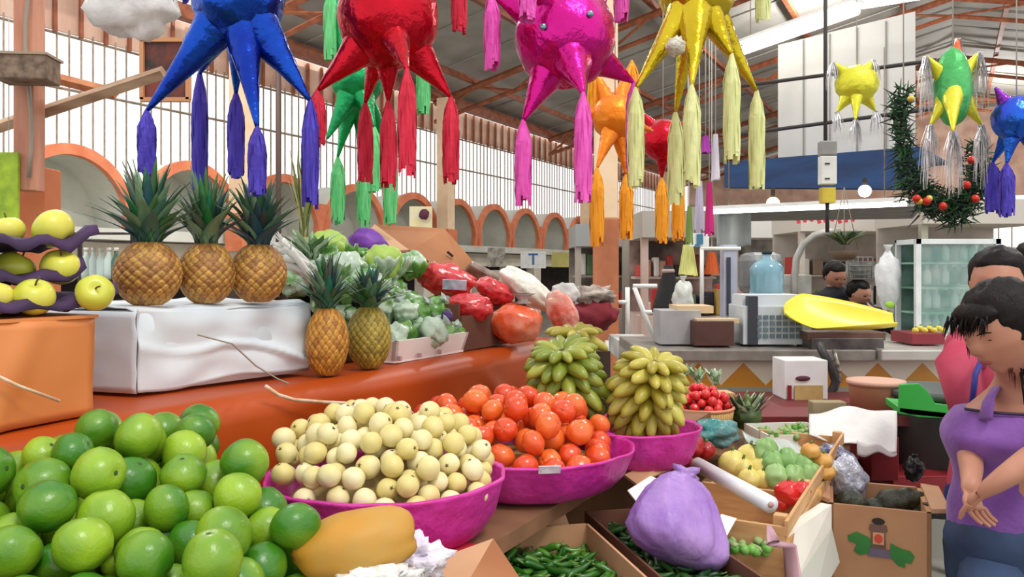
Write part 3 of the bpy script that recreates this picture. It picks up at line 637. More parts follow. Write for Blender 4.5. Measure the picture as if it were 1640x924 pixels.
m = MB(); m.prism([L(.62, .07, .99), L(1.3, .07, .99), L(1.3, .17, .99), L(.62, .17, .99)], (0, 0, .11)); m.build('body', mat('crate_wood', (150, 96, 56), (180, 124, 78), .8, scale=8), t, smooth=False)
tag(MB().box(W(880, 752, 1.83), (.05, .004, .018), .1, .3).build('price_tag', mat('tag_paper', (228, 220, 226), (190, 176, 190), .5, scale=40), smooth=False), 'small crumpled white label on the front tomatoes', 'label')
# bananas
bc = (.36, 2.36)
bowl(bc, .185, .175, 1.09, .99, 'small pink wrapped bowl holding the banana bunches', 4.1)
banm = mat('banana_green', (122, 138, 40), (164, 170, 66), .4, scale=7, rand=.7, coat=.1, contrast=(.2, .8)); banm2 = mat('banana_yellow', (160, 148, 44), (196, 186, 84), .4, scale=7, rand=.7, coat=.1, contrast=(.2, .8))
def banana_mesh(ln, r, curve=.5, q=9):
    pts = []; rad = []
    for i in range(q+1):
        t = i/q; a = (t-.15)*curve*2; pts.append((ln*math.sin(a)/(curve*2), 0, -ln*(1-math.cos(a))/(curve*2)*1.0)); rad.append(r*(.28 if i == 0 else .45 if t < .15 else (math.sin(math.pi*min(1, (t*.86+.1)))**.5)))
    rad[-1] = r*.25
    return MB().tube(pts, rad, 7)
bproto = {}
for k, mt in enumerate((banm, banm2)):
    o = banana_mesh(.10, .0165, .55).build('banana', mt); bproto[k] = o.data; bpy.data.objects.remove(o)
def bunch(c, size, label, k, seed, nrow=5, per=9, tilt=(0, 0)):
    t = thing('banana_bunch', c, label, 'bananas', 'green banana bunches'); rr = random.Random(seed)
    Rt = Euler((tilt[0], tilt[1], 0)).to_matrix()
    stem = MB(); stem.tube([Vector(c)+Rt@Vector((0, 0, z)) for z in (-.02, .03, size[2]*.6, size[2]*1.0)], [.02, .022, .018, .012], 8); stem.build('stalk', mat('banana_stalk', (92, 84, 44), (66, 52, 34), .8), t)
    for i in range(nrow):
        f = (i+.5)/nrow; z = size[2]*(1.0-f)
        for j in range(per):
            a = 2*math.pi*(j+.5*(i % 2))/per+rr.uniform(-.08, .08)
            o = bpy.data.objects.new('banana', bproto[k]); C.objects.link(o); o.parent = t
            b = Rt@Vector((math.cos(a)*.015, math.sin(a)*.015, z)); o.location = b
            el = lerp(-.75, .55, f)+rr.uniform(-.1, .1)      # top rows point up, lower rows out and down
            s = (size[0]/.10)*rr.uniform(.9, 1.1)*(.75+.35*math.sin(math.pi*min(1, f*1.1)))
            o.rotation_euler = (Rt@Euler((rr.uniform(-.25, .25), el, a)).to_matrix()).to_euler(); o.scale = (s, s*1.05, s)
    return t
bunch(W(914, 676, 2.40), (.125, 0, .225), 'large green banana bunch beside the orange tomatoes', 0, 1, 7, 13, (.22, -.14))
bunch(W(1026, 690, 2.36), (.122, 0, .215), 'yellower banana bunch in the small pink bowl', 1, 2, 7, 13, (.22, .16))
bunch(W(922, 565, 2.6), (.10, 0, .07), 'upper banana bunch lying on top of the large green one', 1, 3, 3, 10, (.1, -.05))
tag(MB().box(W(915, 665, 2.42)-Vector((0, 0, .05)), (.14, .12, .11), .4).build('support_block', mat('dark_wood', (60, 42, 30)), smooth=False), 'dark wooden block under the large green banana bunch', 'block')
tag(MB().box(W(925, 600, 2.68)-Vector((0, 0, .1)), (.18, .12, .36), .4).build('support_block', mat('dark_wood', (60, 42, 30)), smooth=False), 'dark upright block behind the large green banana bunch', 'block')
# papaya
t = thing('papaya', W(570, 905, 1.24), 'large orange yellow papaya lying in front of the guavas', 'papaya')
R = Euler((0, -.12, .18)).to_matrix()
pap = mat('papaya_skin', (196, 134, 34), (178, 142, 66), .55, scale=9, contrast=(.3, .7), bump=.15)
MB().blob(W(567, 873, 1.24), (.096, .056, .050), 40, 24, .10, 1.5, 5, R, fn=lambda d: 1+.10*max(0, d.x)*abs(d.z)*2-.05*max(0, -d.x)+.012*math.cos(5*math.atan2(d.z, d.y))).build('flesh', pap, t)
MB().blob(W(519, 873, 1.24)+Vector((0, -.047, -.004)), (.008, .003, .004), 10, 6, .3, 2).build('blemish', mat('blemish', (150, 96, 30)), t)
bag('crumpled_paper', W(668, 893, 1.36), (.045, .04, .03), 'crumpled lilac white paper between papaya and cardboard', 'paper', mat('lilac_paper', (206, 196, 222), (236, 232, 238), .6, scale=20, bump=.5), amp=.9, freq=3, neck=False, seed=9)
bag('crumpled_paper', W(600, 930, 1.2), (.06, .04, .02), 'crumpled white paper under the papaya', 'paper', mat('crumple_white', (232, 230, 226), (214, 212, 208), .6, scale=20, bump=.5), amp=.9, freq=3, neck=False, seed=11)
# =====================================================================  GOODS AT THE BACK OF THE LEDGE
t = thing('foam_tray', LP(690, -.2, 1.27), 'white foam tray holding the film wrapped green vegetables', 'tray')
foam = mat('foam', (236, 222, 220), (246, 236, 232), .7, scale=8)
ua, ub = udist(*LP(632, -.03, 0)[:2]), udist(*LP(742, -.03, 0)[:2]); m = MB()
m.prism([L(ua, -.42, 1.268), L(ub, -.42, 1.268), L(ub, -.03, 1.268), L(ua, -.03, 1.268)], (0, 0, .012))
for (p, q) in (((ua, -.03), (ub, -.03)), ((ub, -.03), (ub, -.42)), ((ub, -.42), (ua, -.42)), ((ua, -.42), (ua, -.03))):
    o = Vector((p[0]-(ua+ub)/2, p[1]+.225)); o2 = Vector((q[0]-(ua+ub)/2, q[1]+.225))
    A, B_ = L(*p, 1.275), L(*q, 1.275); A2, B2 = L(p[0]+o.x*.06, p[1]+o.y*.08, 1.335), L(q[0]+o2.x*.06, q[1]+o2.y*.08, 1.335)
    w = (A-B_).cross(Vector((0, 0, 1))).normalized()*.014; m.prism([A, B_, B2, A2], w)
m.build('tray_body', foam, t, smooth=False)
for k in range(3): MB().box(LP(640+k*32, -.015, 1.283), (.010, .010, .014), YAW).build('side_notch', mat('notch', (180, 150, 150)), t, smooth=False)
# heap of wrapped greens: lettuce in film, two layers up a slope
lett = mat('wrapped_green', (96, 150, 64), (186, 208, 186), .3, scale=22, bump=.7, bscale=30, rand=.5, coat=.4, contrast=(.38, .6))
lett2 = mat('chartreuse', (136, 172, 48), (160, 190, 84), .4, scale=10, rand=.4)
t0 = thing('wrapped_lettuce', (0, 0, 0), '', 'lettuce', 'film wrapped lettuces in the foam tray'); r0 = .043
chl = [MB().blob((0, 0, 0), (r0, r0, r0*.85), 26, 18, .35, 2.2, 4, fn=lambda d: 1+.08*abs(math.sin(6*math.atan2(d.y, d.x)+3*d.z))).build('leaves', lett, t0),
       MB().lathe([(.004, 0), (.008, .006), (.016, .014), (.020, .018)], (0, 0, r0*.84), 14, wob=lambda a, z: 1+.35*math.sin(4*a)).build('film_twist', mat('film_white', (212, 222, 218), (190, 206, 200), .3, scale=30, alpha=.8), t0)]
def lh(X, Y): v = -vdist(X, Y); u = udist(X, Y); return 1.345+.045+np.clip(v-.03, 0, .33)*.72+.0*u
def lin_(X, Y): v = vdist(X, Y); u = udist(X, Y); return (v < -.03) & (v > -.55) & (u > .93-.25*np.clip(-v-.1, 0, 1)) & (u < ub+.02)
pts = fill(r0, lin_, lh, lambda X, Y: np.maximum(lh(X, Y)-.17, 1.3+0*X), ((-1.0, .1), (2.2, 3.3)), 8, 120, .12, 800)
objs = spread_heap((t0, chl, r0), pts, .9, seed=2, squash=.12); label_heap(objs, pts[:, 3], 'film wrapped lettuce in the sloping pile', 'film wrapped lettuce buried in the pile', 'film wrapped lettuces in the foam tray', 'lettuce')
tag(MB().prism([L(.85, -.18, 1.268), L(1.3, -.18, 1.268), L(1.3, -.75, 1.268), L(.85, -.75, 1.268)], (0, 0, .1)).prism([L(.85, -.40, 1.268), L(1.3, -.40, 1.268), L(1.3, -.75, 1.268), L(.85, -.75, 1.268)], (0, 0, .26)).build('stepped_riser', mat('dark_wood', (60, 42, 30)), smooth=False), 'dark stepped riser beneath the wrapped lettuces', 'riser')
# loose greens
for (x, y, d, s, lab, mt) in ((525, 400, 2.75, .062, 'yellowish green cabbage behind the slim pineapple crown', lett2), (612, 420, 2.75, .06, 'bright green cabbage at the top of the wrapped pile', lett2), (555, 432, 2.6, .06, 'grey green cabbage between crown and purple paper', lett), (585, 455, 2.55, .05, 'green cabbage above the short pineapple crown', lett), (660, 425, 2.95, .05, 'small green cabbage against the open brown box', lett)):
    t = thing('cabbage', W(x, y, d), lab, 'cabbage', 'cabbages behind the pineapples')
    MB().blob(W(x, y, d), s, 28, 18, .25, 2, x, fn=lambda q: 1+.05*abs(math.sin(5*math.atan2(q.y, q.x)+4*q.z))).build('head', mt, t)
    m = MB()
    for k in range(5):
        a = k*1.257+x; c = W(x, y, d)+Vector((math.cos(a)*s*.5, math.sin(a)*s*.5, -.01))
        m.sheet(lambda i, j: c+Vector((math.cos(a+(i-.5)*1.3), math.sin(a+(i-.5)*1.3), 0))*s*(.5+.7*math.sin(j*1.5))+Vector((0, 0, s*(1.0*j-.6)+.008*math.sin(i*14))), 8, 5, .002)
    m.build('outer_leaf', lett, t)
# leeks with white root ends, and upright leafy stalks
t = thing('leek_bunch', W(470, 440, 2.35), 'bunch of leeks with ragged white root ends pointing at the pineapples', 'leeks')
m = MB(); m2 = MB(); rr = random.Random(3)
for k in range(10):
    a = W(500+rr.uniform(-14, 14), 452+rr.uniform(-22, 18), 2.36+rr.uniform(-.02, .05)); b = W(440+rr.uniform(-10, 26), 385+k*4, 2.28+rr.uniform(-.03, .03)); m.tube([a, a.lerp(b, .5)+Vector((0, 0, .008)), b], [.008, .009, .011], 8)
    for q in range(5):
        e = b+(b-a).normalized()*rr.uniform(.015, .035)+Vector((rr.uniform(-.012, .012), 0, rr.uniform(-.014, .014))); m2.tube([b, e], [.003, .0008], 4)
m.build('white_shaft', mat('leek_white', (226, 232, 222), (246, 248, 244), .5, scale=20), t); m2.build('roots', mat('leek_root', (238, 240, 236)), t)
def leaves(name, c, n, ln, out, wd, cols, label, cat, seed, up=1, group=None):
    t = thing(name, c, label, cat, group); mb = MB(); rr = random.Random(seed)
    for i in range(n):
        a = rr.uniform(0, 6.28); dr = Vector((math.cos(a), math.sin(a)*.6, 0)); side = Vector((-math.sin(a), math.cos(a), 0)); mb.col = lin(rr.choice(cols)); l2 = ln*rr.uniform(.6, 1.1); o = out*rr.uniform(.3, 1.1); vs = []; q = 6; base = Vector(c)+dr*rr.uniform(0, .25)*out
        for s in range(q+1):
            x = s/q; p = base+Vector((0, 0, up*l2*x))+dr*o*x**1.7+side*.004*math.sin(x*9); ww = wd*(.4+math.sin(x*2.6)*.8)*(1-x**5)+.0004; vs += [p-side*ww, p-dr*.001, p+side*ww, p+dr*.0014]
        mb.add(vs, [(4*s+b, 4*s+(b+1) % 4, 4*s+4+(b+1) % 4, 4*s+4+b) for s in range(q) for b in range(4)]+[(0, 1, 2, 3), (4*q+3, 4*q+2, 4*q+1, 4*q)])
    mb.build('leaves', mat_vcol('leaf_vcol', .6), t, vcol=True)
    return t
t = leaves('leafy_stalks', W(487, 395, 2.9), 34, .34, .05, .009, [(150, 150, 96), (176, 172, 120), (120, 130, 70), (92, 110, 60)], 'tall bundle of pale olive stalks standing behind the leeks', 'stalks', 5)
MB().tube([W(487, 430, 2.9), W(487, 380, 2.9)], .03, 10).build('bound_base', mat('stalk_base', (130, 134, 80), (160, 160, 104)), t)
leaves('celery', W(500, 415, 2.6), 26, .09, .10, .013, [(132, 168, 120), (160, 192, 150), (84, 122, 74), (180, 204, 170)], 'pale grey green leafy heads above the leeks', 'leaves', 6)
t = thing('purple_paper', W(590, 385, 2.9), 'purple wrapping paper bulging beside the brown box', 'paper'); purp = mat('purple_paper', (92, 30, 140), (116, 50, 164), .5, scale=10, bump=.3)
MB().blob(W(592, 392, 2.9), (.075, .05, .05), 28, 16, .25, 2, 4, Euler((0, .45, 0)).to_matrix()).build('dome', purp, t)
t = thing('eggplant', LP(717, -.08, 1.40), 'small dark purple eggplant by the foam tray edge', 'eggplant')
MB().blob(W(716, 508, 2.62), (.02, .02, .026), 18, 12).build('flesh', mat('eggplant_skin', (62, 30, 96), (80, 44, 120), .25), t); MB().blob(W(716, 508, 2.62)+Vector((0, 0, .024)), (.011, .011, .005), 8, 5).build('calyx', mat('calyx_green', (80, 110, 50)), t)
# open cardboard box
card = mat('cardboard', (148, 94, 58), (168, 112, 72), .85, scale=3); card2 = mat('cardboard_light', (200, 156, 120), (186, 140, 104), .85, scale=3)
t = thing('cardboard_box', W(700, 470, 3.1), 'open brown cardboard box propped up behind the lettuces', 'box')
def quad(m, pts, th=.008):
    pts = [Vector(p) for p in pts]; nrm = (pts[1]-pts[0]).cross(pts[2]-pts[0]).normalized(); return m.prism(pts, nrm*th)
m = MB(); quad(m, [W(600, 359, 3.35), W(712, 366, 3.5), W(770, 432, 3.2), W(745, 450, 3.15), W(655, 400, 3.1)]); m.build('tall_flap', card, t, smooth=False)
m = MB(); quad(m, [W(600, 359, 3.35), W(655, 400, 3.1), W(620, 402, 2.98), W(575, 384, 3.1)]); m.build('side_flap', card2, t, smooth=False)
m = MB()
c0, c1, c2, c3 = L(1.30, -.05, 1.268), L(1.62, -.05, 1.268), L(1.62, -.55, 1.268), L(1.30, -.55, 1.268)
for (a, b_) in ((c0, c1), (c1, c2), (c2, c3), (c3, c0)): quad(m, [a, b_, b_+Vector((0, 0, .12 if a is c0 else .16)), a+Vector((0, 0, .12 if a is c0 else .16))])
m.build('box_wall', mat('dark_card', (96, 58, 44), (116, 74, 56), .85, scale=3), t, smooth=False)
m = MB(); quad(m, [c0+Vector((0, 0, .06)), c1+Vector((0, 0, .06)), c2+Vector((0, 0, .12)), c3+Vector((0, 0, .12))]); m.build('inner_board', card, t, smooth=False)
tag(MB().box(W(752, 425, 3.14), (.03, .01, .012), 0, 0, .7).build('hand_hole', darkm, smooth=False), 'dark hand hole patch on the tilted flap of the box', 'hole')
bpy.data.objects.remove(bpy.data.objects['hand_hole'])
MB().box(W(721, 407, 3.27), (.03, .012, .010), 0, 0, .7).build('hand_hole', darkm, t, smooth=False)
# bags of red fruit
redbag = mat('red_fruit_bag', (176, 16, 34), (214, 50, 56), .2, kind='voronoi', scale=38, coat=.6, bump=.5, bscale=40, contrast=(.1, .6))
for (x, y, d, r, rot, lab, seed) in ((714, 448, 2.95, (.112, .055, .058), .25, 'bag of red apples with a white label, uppermost on the box', 1), (752, 492, 2.88, (.085, .06, .050), .1, 'bag of red apples below the labelled one', 2), (792, 466, 3.05, (.078, .05, .042), .5, 'flat bag of red fruit next to the garlic sack', 3)):
    t = bag('fruit_bag', W(x, y, d), r, lab, 'bag', redbag, seed=seed, R=Euler((0, rot, 0)).to_matrix(), neck=False, amp=.25, group='bags of red fruit')
    if seed == 1: MB().box(W(728, 456, 2.88), (.085, .006, .036), 0, .3, .05).build('white_label', mat('label_grey', (212, 214, 226), (150, 156, 184), .4, scale=30), t, smooth=False)
tag(MB().box(W(770, 440, 3.2), (.13, .10, .03), .3, -.4, .5).build('clear_tray', mat('clear_tray', (176, 160, 150), (120, 100, 92), .25, scale=25, alpha=.8), smooth=False, bevel=.01), 'clear plastic tray leaning beside the labelled red bag', 'tray')
t = bag('carrot_bag', W(826, 518, 2.98), (.098, .08, .075), 'knotted clear bag of orange carrots at the ledge corner', 'bag', mat('orange_bag', (222, 88, 44), (232, 150, 118), .2, scale=11, coat=.5, bump=.4, contrast=(.42, .68)), seed=6, amp=.12, neck=False)
MB().lathe([(.03, 0), (.015, .012), (.03, .03), (.045, .036)], W(838, 486, 2.98), 14, wob=lambda a, z: 1+.3*math.sin(5*a)).build('bag_top', mat('bag_grey', (196, 180, 176), (220, 206, 200), .3, alpha=.8), t)
t = bag('garlic_bag', W(845, 462, 3.1), (.125, .07, .05), 'long clear bag of white bulbs sloping down to the bananas', 'bag', mat('garlic_bag', (214, 214, 196), (238, 236, 226), .35, scale=24, bump=.8, bscale=30, coat=.3), seed=7, R=Euler((0, .62, 0)).to_matrix(), neck=False, amp=.2)
t = bag('radish_bag', W(900, 500, 3.0), (.055, .05, .085), 'clear bag of pink red roots above the bananas', 'bag', mat('radish_bag', (214, 92, 72), (226, 176, 160), .3, scale=14, bump=.6, coat=.3, contrast=(.4, .62)), seed=8, R=Euler((0, -.35, 0)).to_matrix(), neck=False, amp=.2)
bag('film_bag', W(905, 470, 3.2), (.06, .05, .04), 'crumpled clear film bag behind the pink red roots', 'bag', film, seed=12, neck=False)

# =====================================================================  FRONT LOW DISPLAY
t = thing('low_table', L(1.2, .85, 0), 'low plank stand under the chile boxes and the slatted crate', 'table')
m = MB(); m.prism([L(-.3, .64, .76), L(3.2, .64, .76), L(3.2, 1.10, .76), L(-.3, 1.10, .76)], (0, 0, .03)); m.build('table_top', plank, t, smooth=False)
for (u, v) in ((-.2, .7), (-.2, 1.04), (1.4, .7), (1.4, 1.04), (3.1, .7), (3.1, 1.04)): MB().box(L(u, v, .38), (.05, .05, .76), YAW).build('leg', plank, t, smooth=False)
def open_box(c, ax, ay, w, d_, z0, z1, name, label, mt, th=.006, flaps=(), cat='box', inner=None):
    """c: centre xy; ax, ay unit vectors of its sides"""
    c = Vector((c[0], c[1], 0)); ax = Vector((*ax, 0)).normalized(); ay = Vector((*ay, 0)).normalized(); Z = Vector((0, 0, 1))
    t = thing(name, c+Z*z0, label, cat); P = lambda x, y, z: c+ax*x*w/2+ay*y*d_/2+Z*z
    m = MB(); m.prism([P(-1, -1, z0), P(1, -1, z0), P(1, 1, z0), P(-1, 1, z0)], Z*th); m.build('bottom', inner or mt, t, smooth=False)
    for (a, b_) in (((-1, -1), (1, -1)), ((1, -1), (1, 1)), ((1, 1), (-1, 1)), ((-1, 1), (-1, -1))):
        m = MB(); A, B_ = P(*a, z0), P(*b_, z0); nrm = (B_-A).cross(Z).normalized()*-th; m.prism([A, B_, B_+Z*(z1-z0), A+Z*(z1-z0)], nrm); m.build('side', mt, t, smooth=False)
    for (a, b_, ln, tilt) in flaps:
        A, B_ = P(*a, z1), P(*b_, z1); o = (B_-A).cross(Z).normalized(); dd = o*math.cos(tilt)+Z*math.sin(tilt); m = MB(); m.prism([A, B_, B_.lerp(A, .06)+dd*ln, A.lerp(B_, .06)+dd*ln], (o*-math.sin(tilt)+Z*math.cos(tilt))*th); m.build('flap', card2, t, smooth=False)
    return t, P
def fill_rect(c, ax, ay, w, d_, z0, hf, rad, seed, n, cand=300):
    ax = np.array(ax)/np.hypot(*ax); ay = np.array(ay)/np.hypot(*ay)
    ins = lambda X, Y: (abs((X-c[0])*ax[0]+(Y-c[1])*ax[1]) < w/2-rad) & (abs((X-c[0])*ay[0]+(Y-c[1])*ay[1]) < d_/2-rad)
    R_ = (w+d_)/2
    return fill(rad, ins, lambda X, Y: hf+0*X, lambda X, Y: z0+0*X, ((c[0]-R_, c[0]+R_), (c[1]-R_, c[1]+R_)), seed, n, .05, cand, .8)
chm = mat('chile_green', (34, 92, 24), (84, 140, 48), .3, scale=9, rand=.7, coat=.2)
def chile_proto():
    t = thing('green_chile', (0, 0, 0), '', 'chile'); pts = [(-.032+.064*i/8, .004*math.sin(i/8*3), .002*math.sin(i)) for i in range(9)]; rad = [.0055, .0075, .0078, .0078, .0074, .0066, .0054, .0036, .0012]
    return t, [MB().tube(pts, rad, 8).build('pod', chm, t), MB().tube([(-.031, 0, 0), (-.040, .001, .002), (-.048, .004, .004)], [.0035, .0016, .0018], 5).build('stem', mat('chile_stem', (110, 140, 70)), t)], .012
def chiles(pts, label, group, seed, proto):
    t, ch, r = proto; rr = random.Random(seed); first = 'used' not in t; out = []
    for (x, y, z, q) in pts:
        e = (rr.uniform(-.5, .5), rr.uniform(-.35, .35), rr.gauss(.5, .7)+(math.pi if rr.random() < .5 else 0)); s = rr.uniform(.85, 1.2)
        if first: t.location = (x, y, z); t.rotation_euler = e; t['used'] = 1; first = False; out.append(t)
        else: out.append(dup(t, ch, (x, y, z), e, s))
    label_heap(out, [.011]*len(out), label, label+', buried under others', group, 'chile')
cp = chile_proto()
ax, ay = (.98, .20), (-.245, .97)
c1 = (.105, 1.68)
open_box(c1, ax, ay, .29, .52, .80, .935, 'cardboard_box', 'tan cardboard box full of chiles under the tomato bowl', card2, flaps=[])
chiles(fill_rect(c1, ax, ay, .28, .50, .865, .925, .0155, 5, 150), 'green chile in the tan box', 'green chiles in the tan box', 1, cp)
tag(MB().prism([Vector((c1[0], c1[1], .808))+Vector(((x*.135*.98-y*.25*.245), (x*.135*.2+y*.25*.97), 0)) for x, y in ((-1, -1), (1, -1), (1, 1), (-1, 1))], (0, 0, .055)).build('packing_sheet', mat('dark_green_paper', (20, 40, 16)), smooth=False), 'dark packing sheet under the chiles of the tan box', 'sheet')
# second, darker chile box to its side
c2 = (.37, 1.86)
open_box(c2, ax, ay, .21, .62, .80, .91, 'cardboard_box', 'dark cardboard box of chiles beneath the lilac bag', mat('dark_card', (96, 58, 44)))
darkch = mat('chile_dark', (20, 62, 24), (60, 104, 44), .35, scale=9, rand=.7); 
cp2 = chile_proto(); cp2[1][0].data.materials[0] = darkch
chiles(fill_rect(c2, ax, ay, .20, .60, .845, .90, .0165, 6, 140), 'dark green chile in the dark box', 'dark green chiles in the dark box', 2, cp2)
tag(MB().prism([Vector((c2[0], c2[1], .808))+Vector(((x*.098*.98-y*.3*.245), (x*.098*.2+y*.3*.97), 0)) for x, y in ((-1, -1), (1, -1), (1, 1), (-1, 1))], (0, 0, .035)).build('packing_sheet', mat('dark_green_paper', (20, 40, 16)), smooth=False), 'dark packing sheet under the chiles beneath the lilac bag', 'sheet')
# cardboard flaps in front of the guava bowl
t = thing('cardboard_sheet', W(760, 900, 1.5), 'folded brown cardboard under the guava bowl edge', 'cardboard')
m = MB(); quad(m, [W(672, 905, 1.42), W(790, 862, 1.58), W(800, 930, 1.50), W(690, 950, 1.36)]); m.build('upper_fold', card2, t, smooth=False)
m = MB(); quad(m, [W(790, 862, 1.58), W(846, 945, 1.46), W(800, 960, 1.42), W(740, 930, 1.44)]); m.build('front_fold', card, t, smooth=False)
t = thing('cardboard_sheet', W(860, 830, 1.9), 'tan cardboard flap standing behind the chiles', 'cardboard')
m = MB(); quad(m, [W(812, 835, 1.92), W(905, 822, 2.0), W(915, 850, 1.98), W(850, 868, 1.93), W(815, 890, 1.9)]); m.build('flap', card2, t, smooth=False)
t = thing('cardboard_sheet', W(1020, 740, 2.2), 'tan cardboard scrap between the pink bowls and the white paper', 'cardboard')
m = MB(); quad(m, [W(1000, 760, 2.2), W(1082, 722, 2.35), W(1085, 745, 2.3), W(1020, 775, 2.15)]); m.build('flap', card2, t, smooth=False)
for (pts, lab) in (([W(1005, 785, 2.02), W(1042, 762, 2.1), W(1066, 772, 2.08), W(1022, 806, 1.98)], 'white paper slip tucked behind the lilac bag'), ([W(1155, 823, 1.95), W(1180, 830, 1.97), W(1160, 866, 1.9), W(1148, 862, 1.88)], 'white paper slip sticking out beside the lilac bag')):
    m = MB(); quad(m, pts, .003); tag(m.build('paper_slip', mat('slip_white', (240, 240, 242)), smooth=False), lab, 'paper')
# lilac bag
t = thing('lilac_bag', W(1085, 900, 1.82), 'knotted lilac plastic bag lying on the chiles', 'bag')
lil = mat('lilac_film', (144, 104, 184), (172, 136, 200), .45, scale=12, bump=1.0, bscale=26, stretch=(1, 1, .5))
def lb(i, j):   # teardrop: wide below, narrowing to the knot at the upper edge
    pass
prof = [(0, -.095), (.06, -.093), (.098, -.080), (.116, -.055), (.113, -.02), (.100, .02), (.085, .055), (.066, .085), (.045, .105), (0, .112)]
m = MB(); c = Vector((0, 0, 0)); m.lathe(prof, c, 48, 1, .62, wob=lambda a, z: 1+.07*math.sin(2*a+.6)+.05*math.sin(3*a+1)+(.022+.5*max(0, z-.03))*math.sin(11*a+z*20)+.09*nz(math.cos(a)*2.5, math.sin(a)*2.5, z*14))
Rm = Euler((-.75, .38, 0)).to_matrix(); cc = W(1088, 832, 1.86); m.v = [cc+Rm@p for p in m.v]; m.build('bag', lil, t)
m = MB(); m.lathe([(.026, 0), (.018, .006), (.024, .012), (.034, .020)], (0, 0, .105), 16, wob=lambda a, z: 1+.35*math.sin(4*a)); m.v = [cc+Rm@p for p in m.v]; m.build('knot', lil, t)
# roll of plastic bags
t = thing('plastic_roll', (W(1112, 742, 2.42)+W(1232, 812, 1.98))/2, 'white roll of plastic bags lying across the crates', 'roll')
a, b_ = W(1117, 744, 2.4), W(1234, 808, 2.02)
MB().tube([a, b_], .0215, 20).build('roll', mat('roll_white', (222, 230, 240), (246, 248, 252), .3, scale=9, stretch=(1, 1, 4)), t)
dv = (b_-a).normalized(); MB().tube([b_-dv*.001, b_+dv*.003], .008, 12).build('core', mat('core_card', (190, 150, 150)), t)
# slatted wooden crate
cw_ = mat('crate_wood2', (186, 138, 88), (214, 172, 122), .8, scale=10, stretch=(.4, .4, 3))
t = thing('wooden_crate', L(1.75, .9, .79), 'slatted pale wooden crate of mixed vegetables at the aisle side', 'crate')
u0, u1, v0, v1 = .95, 2.12, .78, 1.075
for z in (.80, .862, .915):
    m = MB(); m.prism([L(u0, v1, z), L(u1, v1, z), L(u1, v1+.008, z), L(u0, v1+.008, z)], (0, 0, .036)); m.build('slat', cw_, t, smooth=False)
for z in (.80, .862): m = MB(); m.prism([L(u0, v0, z), L(u1, v0, z), L(u1, v0+.008, z), L(u0, v0+.008, z)], (0, 0, .036)); m.build('slat', cw_, t, smooth=False)
for u in (u0, 1.32, u1): m = MB(); m.prism([L(u, v0, .80), L(u, v1, .80), L(u+.012, v1, .80), L(u+.012, v0, .80)], (0, 0, .135 if u != 1.32 else .12)); m.build('divider', cw_, t, smooth=False)
for u in (u0+.02, 1.33, u1-.02): m = MB(); m.prism([L(u, v1-.03, .79), L(u+.03, v1-.03, .79), L(u+.03, v1, .79), L(u, v1, .79)], (0, 0, .165)); m.build('corner_post', cw_, t, smooth=False)
m = MB(); m.prism([L(u0, v0, .79), L(u1, v0, .79), L(u1, v1, .79), L(u0, v1, .79)], (0, 0, .01)); m.build('floor_board', cw_, t, smooth=False)
m = MB(); m.tube([G(1232, 842, .96), G(1238, 870, .97), L(.93, 1.09, .9), L(.95, 1.1, .78), L(.93, 1.11, .62)], [.006, .016, .016, .02, .028], 8, flat=.4); tag(m.build('rag', mat('pink_rag', (196, 150, 164), (210, 170, 180), .7, scale=8)), 'pink grey rag hanging over the crate corner', 'rag')
t = thing('foam_box', L(1.55, 1.2, .5), 'open white foam box below the slatted crate', 'box')
m = MB(); A, B_ = G(1258, 862, .80), G(1328, 812, .80); 
quad(m, [W(1256, 860, 1.95), W(1332, 808, 2.25), W(1332, 845, 2.25), W(1272, 935, 1.95)], .03); m.build('side', mat('foam_side', (226, 220, 208), (238, 232, 220), .7), t, smooth=False)
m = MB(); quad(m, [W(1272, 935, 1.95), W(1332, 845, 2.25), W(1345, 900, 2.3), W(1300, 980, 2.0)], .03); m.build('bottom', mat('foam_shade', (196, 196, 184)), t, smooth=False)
# vegetables in and round the crate
def lump(name, x, y, d, r, mt, label, cat, group=None, amp=.12, lobes=0, stem=None, seed=0, R=None):
    t = thing(name, W(x, y, d), label, cat, group); rr = r if hasattr(r, '__len__') else (r, r, r)
    MB().blob(W(x, y, d), rr, 24, 16, amp, 1.6, seed+x, R, fn=(lambda q: 1+.06*math.cos(lobes*math.atan2(q.y, q.x))) if lobes else None).build('flesh', mt, t)
    if stem: MB().tube([W(x, y, d)+Vector((0, 0, rr[2]*.9)), W(x, y, d)+Vector((.004, -.003, rr[2]*1.3))], [.005, .004], 6).build('stem', stem, t)
    return t
yel = mat('yellow_pepper', (214, 196, 96), (232, 216, 132), .35, scale=8, coat=.2); gst = mat('green_stem', (90, 120, 50))
for k, (x, y, r, lab) in enumerate(((1172, 742, .040, 'pale yellow pepper at the aisle-far end of the pepper pile'), (1202, 733, .042, 'pale yellow pepper at the top of the pepper pile'), (1190, 752, .036, 'pale yellow pepper in the middle of the pepper pile'), (1218, 752, .036, 'pale yellow pepper touching the green chayotes'), (1200, 768, .034, 'pale yellow pepper lowest in the pile beside the roll'), (1222, 768, .030, 'smallest pale yellow pepper near the roll'))):
    lump('yellow_pepper', x, y, 2.58-.05*(y-733)/20, r, yel, lab, 'pepper', 'yellow peppers in the crate', lobes=4, stem=gst, seed=k)
chay = mat('chayote', (124, 170, 96), (158, 194, 126), .4, scale=8, rand=.4)
